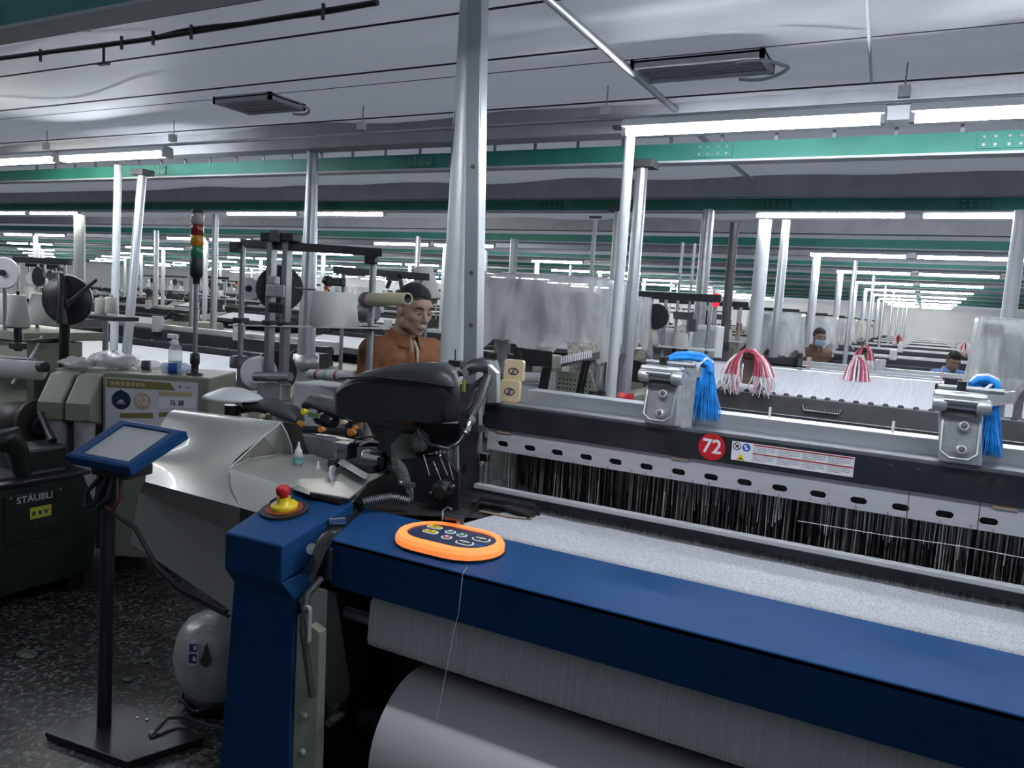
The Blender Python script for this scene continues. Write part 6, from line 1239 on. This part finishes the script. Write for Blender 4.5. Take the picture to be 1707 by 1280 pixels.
for k, y in enumerate(RY_):
    for j, x in COLX.items():
        if j < -2 and k < 2: continue
        if j <= -4 and k < 4: continue
        row = ORDINAL[k + 1]
        if not (j == 0 and k == 0):
            place('l', lp, (x, y, 0), f'olive ended loom with white warp, {CNAME[j]}, {row} loom row back', 'looms in the rows behind')
        if not (j == 0 and k == 0): place('r', rp, (x - 2.45, y + .25, 0), f'steel bobbin rack by the loom in the {CNAME[j]}, {row} row back', 'bobbin racks in the rows behind')
        if k < 6 and not (j == 0 and k == 0):
            place('c', cp, (x - 2.68, y + .25, 1.372), f'left cream cone on the bobbin rack, {CNAME[j]}, {row} row back', 'yarn cones')
            place('c', cp, (x - 2.15, y + .22, 1.372), f'right cream cone on the bobbin rack, {CNAME[j]}, {row} row back', 'yarn cones')
        if k < 5 and (k + j) % 2 == 0 and not (j == 0 and k == 0): place('t', tp_, (x - 1.85, y + .4, 1.007), f'signal tower on the loom end, {CNAME[j]}, {row} row back', 'signal towers in the rows behind')
        if j in (0, -1) and 0 < k < 5 or (j == -1 and k == 0):
            for h, dx in ((0, -.75), (1, .45)):
                if (k + h + j) % 3 != 1: continue
                red_tassel(f'red and white yarn tassel, {"left" if h == 0 else "right"} one on its loom, {CNAME[j]}, {row} row back', (x + dx, y + .20, 1.43), .09, .27, k * 7 + h + 40, h == 1)
        if 0 < k < 5 and j in (0, -1):
            covered_box(f'plastic covered control box beside the loom, {CNAME[j]}, {row} row back', x - 1.95, x - 1.45, y + .62, y + .98, 1.72, 1.28, k + 11)
# towers seen right of the tall column
q = (-1.7357, 7.2822, 1.7802)
t = thing('signal_tower', 'signal tower with a lit red lens right of the grey capped column', 'signal light', (q[0], q[1], 0))
MB().cyl((q[0], q[1], 0), (q[0], q[1], q[2] - .05), .022, 10).build('pole', M_steel, t)
MB().lathe([(.034, -.06), (.036, -.05), (.034, .06)], q, n=14).build('red_lens', mat('lit_red_lens', (.6, .01, .02), .3, emit=1.2, ecol=(1, .02, .06)), t)
MB().lathe([(.035, .06), (.035, .09), (.02, .10)], q, n=14).build('clear_lens', M_white, t)
MB().box((q[0], q[1], .01), (.2, .2, .02)).build('foot', M_dark, t)
q = (-1.7913, 8.6986, 1.5246)
t = thing('signal_tower', 'small unlit signal tower left of the wide red and white tassel', 'signal light', (q[0], q[1], 0))
MB().cyl((q[0], q[1], 0), (q[0], q[1], q[2] - .1), .018, 8).build('pole', M_steel, t)
MB().lathe([(.03, -.10), (.03, -.04)], q, n=12).build('amber_lens', MATS['amber_lens'], t); MB().lathe([(.03, -.04), (.03, .04)], q, n=12).build('red_lens', MATS['red_lens'], t)
# dark posts in front of the lamps, right of the tall column
for k, (q, r, lab) in enumerate((((-1.7590, 6.8392, 1.9758), .055, 'broad grey machine post left of the lit red signal tower'), ((-1.7300, 7.7554, 1.9126), .045, 'dark grey machine post right of the lit red signal tower'), ((-1.7634, 6.1390, 1.8396), .012, 'thin bright rod standing left of the grey machine posts'), ((-1.6786, 6.1843, 1.8455), .012, 'second thin bright rod left of the grey machine posts'))):
    t = thing('machine_post', lab, 'post', (q[0], q[1], 0)); z = 2.55 if k < 2 else 2.2
    MB().cyl((q[0], q[1], 0), (q[0], q[1], z), r, 12).build('shaft', M_steel if k != 1 else M_darkgrey, t); MB().box((q[0], q[1], .01), (r * 4, r * 4, .02)).build('foot', M_dark, t)
    MB().lathe([(r * 1.3, 1.30), (r * 1.3, 1.38)], (q[0], q[1], 0), n=12).build('collar', M_black, t)
# white electrical cabinets between the looms on the right
for q, w_, h_, lab in (((-1.8392, 6.2881, 1.5213), .32, 1.50, 'pale grey cabinet behind the left blue tassel, under the dark rack bar'), ((-1.5914, 6.4172, 1.5138), .20, 1.55, 'white panel box beside the lit red signal tower')):
    t = thing('electric_cabinet', lab, 'cabinet', (q[0], q[1], 0))
    MB().span((q[0] - w_ / 2, q[1], .05), (q[0] + w_ / 2, q[1] + .25, h_)).build('case', M_white, t, bevel=.008); MB().span((q[0] - w_ / 2 + .015, q[1] - .008, .1), (q[0] + w_ / 2 - .015, q[1], h_ - .03)).build('door', mat('pale_grey_enamel', (.50, .51, .53), .4), t)
    MB().box((q[0] + w_ * .35, q[1] - .015, h_ - .3), (.012, .014, .06)).build('handle', M_black, t); MB().span((q[0] - w_ / 2, q[1] + .02, 0), (q[0] + w_ / 2, q[1] + .22, .05)).build('plinth', M_dark, t)
t = place('r', rp, ((-1.8663, 6.1748, 1.6417)[0] - .05, (-1.8663, 6.1748, 1.6417)[1] - .05, 0), 'bobbin rack with reels seen between the capped column and the lit red signal tower', 'bobbin racks in the rows behind')
for px, lab in (((-1.9227, 6.0077, 1.4432), 'cream cone on the rack left of the lit red signal tower, left one'), ((-1.7106, 6.1208, 1.4581), 'cream cone on the rack left of the lit red signal tower, right one')):
    place('c', cp, (px[0], px[1], 1.372), lab, 'yarn cones')
place('r', rp, (-3.05, 5.6, 0), 'bobbin rack far behind the twin posts, left of the man', 'bobbin racks in the rows behind')

# ================================================================ people
def caps(mb, a, b, ra, rb, n=10):
    a, b = Vector(a), Vector(b); d = b - a; L_ = d.length
    if L_ < 1e-5: mb.ball(a, ra, n, 6); return
    prof = [(ra * math.cos(t), -ra * math.sin(t)) for t in (1.45, 1.1, .7, .35)] + [(ra, 0), (rb, L_)] + [(rb * math.cos(t), L_ + rb * math.sin(t)) for t in (.35, .7, 1.1, 1.45)]
    mb.lathe(prof, a, d, n)
def fuse(mb, name, m, parent, voxel, smooth=5):
    o = mb.build(name, m, parent)
    r = o.modifiers.new('r', 'REMESH'); r.mode = 'VOXEL'; r.voxel_size = voxel; r.use_smooth_shade = True
    s = o.modifiers.new('s', 'SMOOTH'); s.iterations = smooth; s.factor = .5
    bpy.context.view_layer.update()
    me = bpy.data.meshes.new_from_object(o.evaluated_get(bpy.context.evaluated_depsgraph_get()))
    o.modifiers.clear(); old = o.data; o.data = me; me.name = name; bpy.data.meshes.remove(old)
    if not me.materials: me.materials.append(m)
    return o
M_skin = mat('warm_skin', (.36, .225, .175), .55, 0, .08, 18); M_hair = mat('black_hair', (.010, .009, .011), .8, 0, .3, 60, .5, 150, stretch=(1, 1, .3))
def person(label, H, face, pitch, neck, chest, pelvis, hands, shirt, pants, vox, feet_z=0.0, mask=False, sleeve=True, sitting=False):
    """H head centre; face: horizontal facing direction; hands: right, left targets"""
    f = Vector((face[0], face[1], 0)).normalized(); l = Vector((-f.y, f.x, 0)); up = Vector((0, 0, 1))
    t = thing('person', label, 'person', (pelvis[0], pelvis[1], 0))
    ff = (f * math.cos(pitch) - up * math.sin(pitch)); uu = (up * math.cos(pitch) + f * math.sin(pitch)); Hc = Vector(H)
    W = lambda x, y, z: tuple(Hc + ff * x + l * y + uu * z)
    neck, chest, pelvis = Vector(neck), Vector(chest), Vector(pelvis)
    b = MB()
    # head: cranium, face, jaw, brow, cheeks, nose, lips, ears
    def eb(x, y, z, rx, ry, rz, n=16, m=10):
        rings = []
        for i in range(m + 1):
            th = math.pi * min(max(i / m, .02), .98)
            rings.append([W(x + rx * math.sin(th) * math.cos(2 * math.pi * k / n), y + ry * math.sin(th) * math.sin(2 * math.pi * k / n), z - rz * math.cos(th)) for k in range(n)])
        b.loft(rings)
    eb(-.012, 0, .028, .096, .077, .092); eb(.022, 0, -.025, .068, .063, .085); eb(.045, 0, -.085, .036, .040, .030)
    eb(.066, 0, -.100, .020, .022, .016); eb(.060, 0, .035, .035, .056, .040)
    for s in (-1, 1):
        caps(b, W(.083, s * .012, .020), W(.070, s * .046, .018), .0105, .010); eb(.055, s * .040, -.022, .030, .022, .026, 12, 8)
        eb(.012, s * .048, -.066, .044, .016, .030, 12, 8); eb(-.012, s * .080, -.012, .018, .009, .032, 10, 8); caps(b, W(.093, s * .010, -.034), W(.092, s * .012, -.036), .008, .008, 8)
    caps(b, W(.087, 0, .012), W(.108, 0, -.030), .008, .0125)
    caps(b, W(.083, -.022, -.063), W(.083, .022, -.063), .0075, .0075); caps(b, W(.092, -.008, -.0625), W(.092, .008, -.0625), .0065, .0065); caps(b, W(.084, -.016, -.074), W(.084, .016, -.074), .009, .009)
    caps(b, Hc - uu * .03 - ff * .03, neck, .056, .060); caps(b, neck, neck - up * .05, .062, .085)
    sh = [neck - up * .075 - l * .175, neck - up * .075 + l * .175]; hip = [pelvis - l * .09, pelvis + l * .09]
    caps(b, sh[0], sh[1], .060, .060); caps(b, chest - l * .07, chest + l * .07, .115, .115); caps(b, (chest + pelvis) / 2 - l * .06, (chest + pelvis) / 2 + l * .06, .105, .105); caps(b, hip[0], hip[1], .11, .11)
    sp = MB()
    caps(sp, sh[0] , sh[1], .074, .074); caps(sp, neck - up * .03 - l * .05, neck - up * .03 + l * .05, .062, .062); caps(sp, chest - l * .075, chest + l * .075, .132, .132); caps(sp, sh[0] * .7 + chest * .3, sh[1] * .7 + chest * .3, .11, .11)
    caps(sp, (chest + pelvis) / 2 - l * .065, (chest + pelvis) / 2 + l * .065, .125, .125); caps(sp, pelvis - l * .07, pelvis + l * .07, .135, .135)
    for i, s in ((0, -1), (1, 1)):
        hd_ = Vector(hands[i]); a_ = sh[i]; mid_ = (a_ + hd_) / 2; d_ = (hd_ - a_); L_ = min(d_.length, .56); bend = math.sqrt(max(.0, .29 ** 2 - (L_ / 2) ** 2))
        el = mid_ - f * bend * .6 - up * bend * .8 + l * s * .03
        caps(b, a_, el, .048, .038); caps(b, el, hd_, .038, .026); caps(sp, a_, a_.lerp(el, .9 if sleeve else .75), .066, .058)
        if sleeve == 'long': caps(sp, el, el.lerp(hd_, .85), .055, .042)
        fd = (hd_ - el).normalized(); ft_ = (fd - up * .3).normalized()
        caps(b, hd_, hd_ + ft_ * .075 - l * .018, .024, .020, 8); caps(b, hd_ + l * .012, hd_ + ft_ * .075 + l * .02, .022, .018, 8)
        for q in range(4):
            o_ = l * (-.030 + .020 * q); p0 = hd_ + ft_ * .080 + o_; ln_ = (.062, .072, .068, .052)[q]
            p1 = p0 + ft_ * ln_ * .55; caps(b, hd_ + ft_ * .05 + o_ * .7, p0, .0105, .0095, 8); caps(b, p0, p1, .0095, .0085, 8); caps(b, p1, p1 + (ft_ - up * .7).normalized() * ln_ * .5, .0085, .007, 8)
        th = hd_ + ft_ * .025 - l * s * .026; caps(b, hd_ + ft_ * .01, th, .014, .012, 8); caps(b, th, th + (ft_ - l * s * .5).normalized() * .05, .0115, .009, 8)
    pt = MB()
    for i, s in ((0, -1), (1, 1)):
        h_ = hip[i]
        if sitting: kn = h_ + f * .40 + up * .02; an = Vector((kn.x, kn.y, .09))
        else: kn = Vector((h_.x * .6 + pelvis.x * .4 + f.x * .03, h_.y + l.y * s * .0 + f.y * .03, h_.z * .52)) + l * s * .02; an = Vector((kn.x - f.x * .04, kn.y - f.y * .04, .09))
        caps(b, h_, kn, .082, .055); caps(b, kn, an, .052, .038); caps(b, an - up * .04, an + f * .14 - up * .045, .038, .032)
        caps(pt, h_ + up * .02, kn, .10, .072); caps(pt, kn, an + up * .0, .070, .060)
        caps_s = MB(); caps(caps_s, an - up * .038 - f * .04, an + f * .17 - up * .05, .046, .038)
        caps_s.v = [(p[0], p[1], max(p[2], .0)) for p in caps_s.v]; caps_s.build('shoe', M_black, t)
    caps(pt, hip[0] + up * .02, hip[1] + up * .02, .125, .125)
    fuse(b, 'body', M_skin, t, vox)
    fuse(sp, 'shirt', shirt, t, vox * 1.4, 3); fuse(pt, 'trousers', pants, t, vox * 1.8, 3)
    # hair: short cap, shaved low at the sides, fuller on the crown
    rings = []; n = 36
    for i in range(13):
        g = i / 12; r_ = []
        for k in range(n):
            a_ = 2 * math.pi * k / n; ca = math.cos(a_)
            lim = .52 + (.22 if ca < .1 else 0) * min(1, (.1 - ca) / .6 if ca < .1 else 0) + .03 * math.sin(5 * a_)
            th = math.pi * .5 * lim * g * 1.28 + .02; thick = 1.055 + .05 * (1 - g) + (.05 if ca > .3 else 0) * math.exp(-((g - .75) / .3) ** 2) + .012 * math.sin(9 * a_ + 7 * g)
            r_.append(W(-.012 + .096 * thick * math.sin(th) * ca, .077 * thick * math.sin(th) * math.sin(a_), .028 + .092 * thick * math.cos(th)))
        rings.append(r_)
    rings.append([tuple(Vector(p).lerp(Hc + uu * .03, .10)) for p in rings[-1]])
    MB().loft(rings).build('hair', M_hair, t)
    rings = []
    for i in range(9):
        g = i / 8; r_ = []
        for k in range(n):
            a_ = 2 * math.pi * k / n; ca = math.cos(a_); lim = .60 + (.42 if ca < .45 else 0) * min(1, (.45 - ca) / .45 if ca < .45 else 0)
            th = math.pi * .5 * lim * 1.28 * (.3 + .7 * g)
            r_.append(W(-.012 + .0985 * math.sin(th) * ca, .0795 * math.sin(th) * math.sin(a_), .028 + .0945 * math.cos(th)))
        rings.append(r_)
    rings.append([tuple(Vector(p).lerp(Hc, .06)) for p in rings[-1]])
    MB().loft(rings).build('shaved_sides', mat('hair_stubble', (.085, .06, .05), .8, 0, .2, 60), t)
    for s in (-1, 1):
        ec = W(.074, s * .031, .002)
        e_ = MB().ball(ec, .0125, 12, 8).build('eye', mat('eye_white', (.55, .52, .50), .3), t)
        MB().ball(W(.083, s * .031, -.001), .0058, 10, 6).build('iris', M_black, e_)
        MB().tube([W(.083, s * .016, .004), W(.089, s * .030, .0085), W(.077, s * .046, .003)], .0028, 6).build('upper_lid', mat('lid_skin', (.24, .14, .10), .5), e_)
        MB().tube([W(.092, s * .014, .025), W(.090, s * .032, .031), W(.074, s * .052, .026)], [.003, .005, .0025], 6).build('eyebrow', M_hair, t)
    MB().tube([W(.091, -.020, -.068), W(.0985, 0, -.0675), W(.091, .020, -.068)], .0018, 6).build('mouth_line', mat('lip_shade', (.20, .09, .075), .5), t)
    if mask:
        rings = []
        for z, sc_ in ((-.10, .86), (-.075, 1.0), (-.045, 1.06), (-.015, 1.0)):
            rings.append([W(.020 + .098 * sc_ * math.cos(a_), .080 * sc_ * math.sin(a_), z) for a_ in np.linspace(-1.25, 1.25, 12)])
        MB().loft(rings, closed=False, caps=False).build('face_mask', mat('pale_blue_mask', (.50, .66, .85), .8), t)
    # collar and placket
    col = []
    nc = neck + up * .012
    co = MB(); rings = []
    for h_, r_ in ((-.03, .088), (.022, .076), (.026, .082), (-.035, .102)):
        rings.append([tuple(nc + up * (h_ - .03 * max(0, math.cos(a_)) ) + f * r_ * math.cos(a_) * 1.05 + l * r_ * math.sin(a_)) for a_ in np.linspace(.28, 2 * math.pi - .28, 22)])
    co.loft(rings, closed=False, caps=False); co.build('collar', shirt, t)
    return t, f, l
M_polo = mat('rust_brown_polo', (.215, .082, .034), .85, 0, .12, 12, .3, 25)
Hm = (-2.1956, 3.1099, 1.5810)
Hm = Vector(Hm); fd = Vector((.955, -.30, 0)).normalized(); ld = Vector((-fd.y, fd.x, 0))
nk = Hm - fd * .075 + Vector((0, 0, -.135)); ch = nk - fd * .06 + Vector((0, 0, -.21)); pv = ch - fd * .07 + Vector((0, 0, -.30))
man, f_, l_ = person('man with short black hair in a rust brown polo shirt, looking down', Hm, fd, .22, nk, ch, pv,
             (nk + fd * .20 - ld * .24 + Vector((0, 0, -.52)), nk + fd * .30 + ld * .20 + Vector((0, 0, -.50))), M_polo, mat('dark_work_trousers', (.03, .032, .04), .8), .0065)
pk = MB(); q0 = nk + fd * .098 + Vector((0, 0, -.030)); q1 = ch + fd * .150 + Vector((0, 0, -.02))
pk.tube([q0, q0.lerp(q1, .5) + fd * .02, q1], [.006, .004, .004], 6).build('placket_edge', mat('polo_shade', (.17, .06, .025), .85), man)
MB().tube([nk + fd * .088 + Vector((0, 0, -.015)), nk + fd * .118 + Vector((0, 0, -.06)), nk + fd * .122 + Vector((0, 0, -.13))], [.006, .008, .003], 8).build('pale_undershirt', mat('cream_cotton', (.52, .42, .34), .85), man)
H2 = Vector((-1.2357, 11.2497, 1.4249)); f2 = Vector((.6, -.8, 0)).normalized(); n2 = H2 - f2 * .06 + Vector((0, 0, -.14)); c2 = n2 - f2 * .03 + Vector((0, 0, -.2)); p2 = c2 - f2 * .04 + Vector((0, 0, -.3))
person('distant worker with black hair, pale blue face mask and brown shirt, right half', H2, f2, .2, n2, c2, p2, (n2 + f2 * .3 + Vector((.1, 0, -.42)), n2 + f2 * .3 + Vector((-.2, 0, -.42))), mat('brown_shirt', (.13, .075, .052), .85), M_darkgrey, .016, mask=True)
H3 = Vector((0.3649, 10.8204, 1.2594)); f3 = Vector((.3, -1, 0)).normalized(); n3 = H3 - f3 * .09 + Vector((0, 0, -.11)); c3_ = n3 - f3 * .10 + Vector((0, 0, -.17)); p3 = c3_ - f3 * .18 + Vector((0, 0, -.20))
person('small stooping worker in a blue shirt beside the right plastic covered box', H3, f3, .5, n3, c3_, p3, (n3 + f3 * .2 + Vector((.15, 0, -.35)), n3 + f3 * .2 + Vector((-.2, 0, -.35))), mat('light_blue_shirt', (.12, .24, .50), .85), M_darkgrey, .016)
H4 = Vector((-12.9037, 9.7672, 1.2913)); f4 = Vector((.9, .4, 0)).normalized(); n4 = H4 - f4 * .06 + Vector((0, 0, -.14)); c4 = n4 - f4 * .03 + Vector((0, 0, -.2)); p4 = c4 - f4 * .04 + Vector((0, 0, -.3))
person('distant worker in a dark shirt standing between the leaning pole and the signal tower', H4, f4, .1, n4, c4, p4, (n4 + f4 * .3 + Vector((0, -.15, -.42)), n4 + f4 * .3 + Vector((0, .2, -.42))), mat('black_green_shirt', (.02, .03, .028), .85), M_dark, .016)
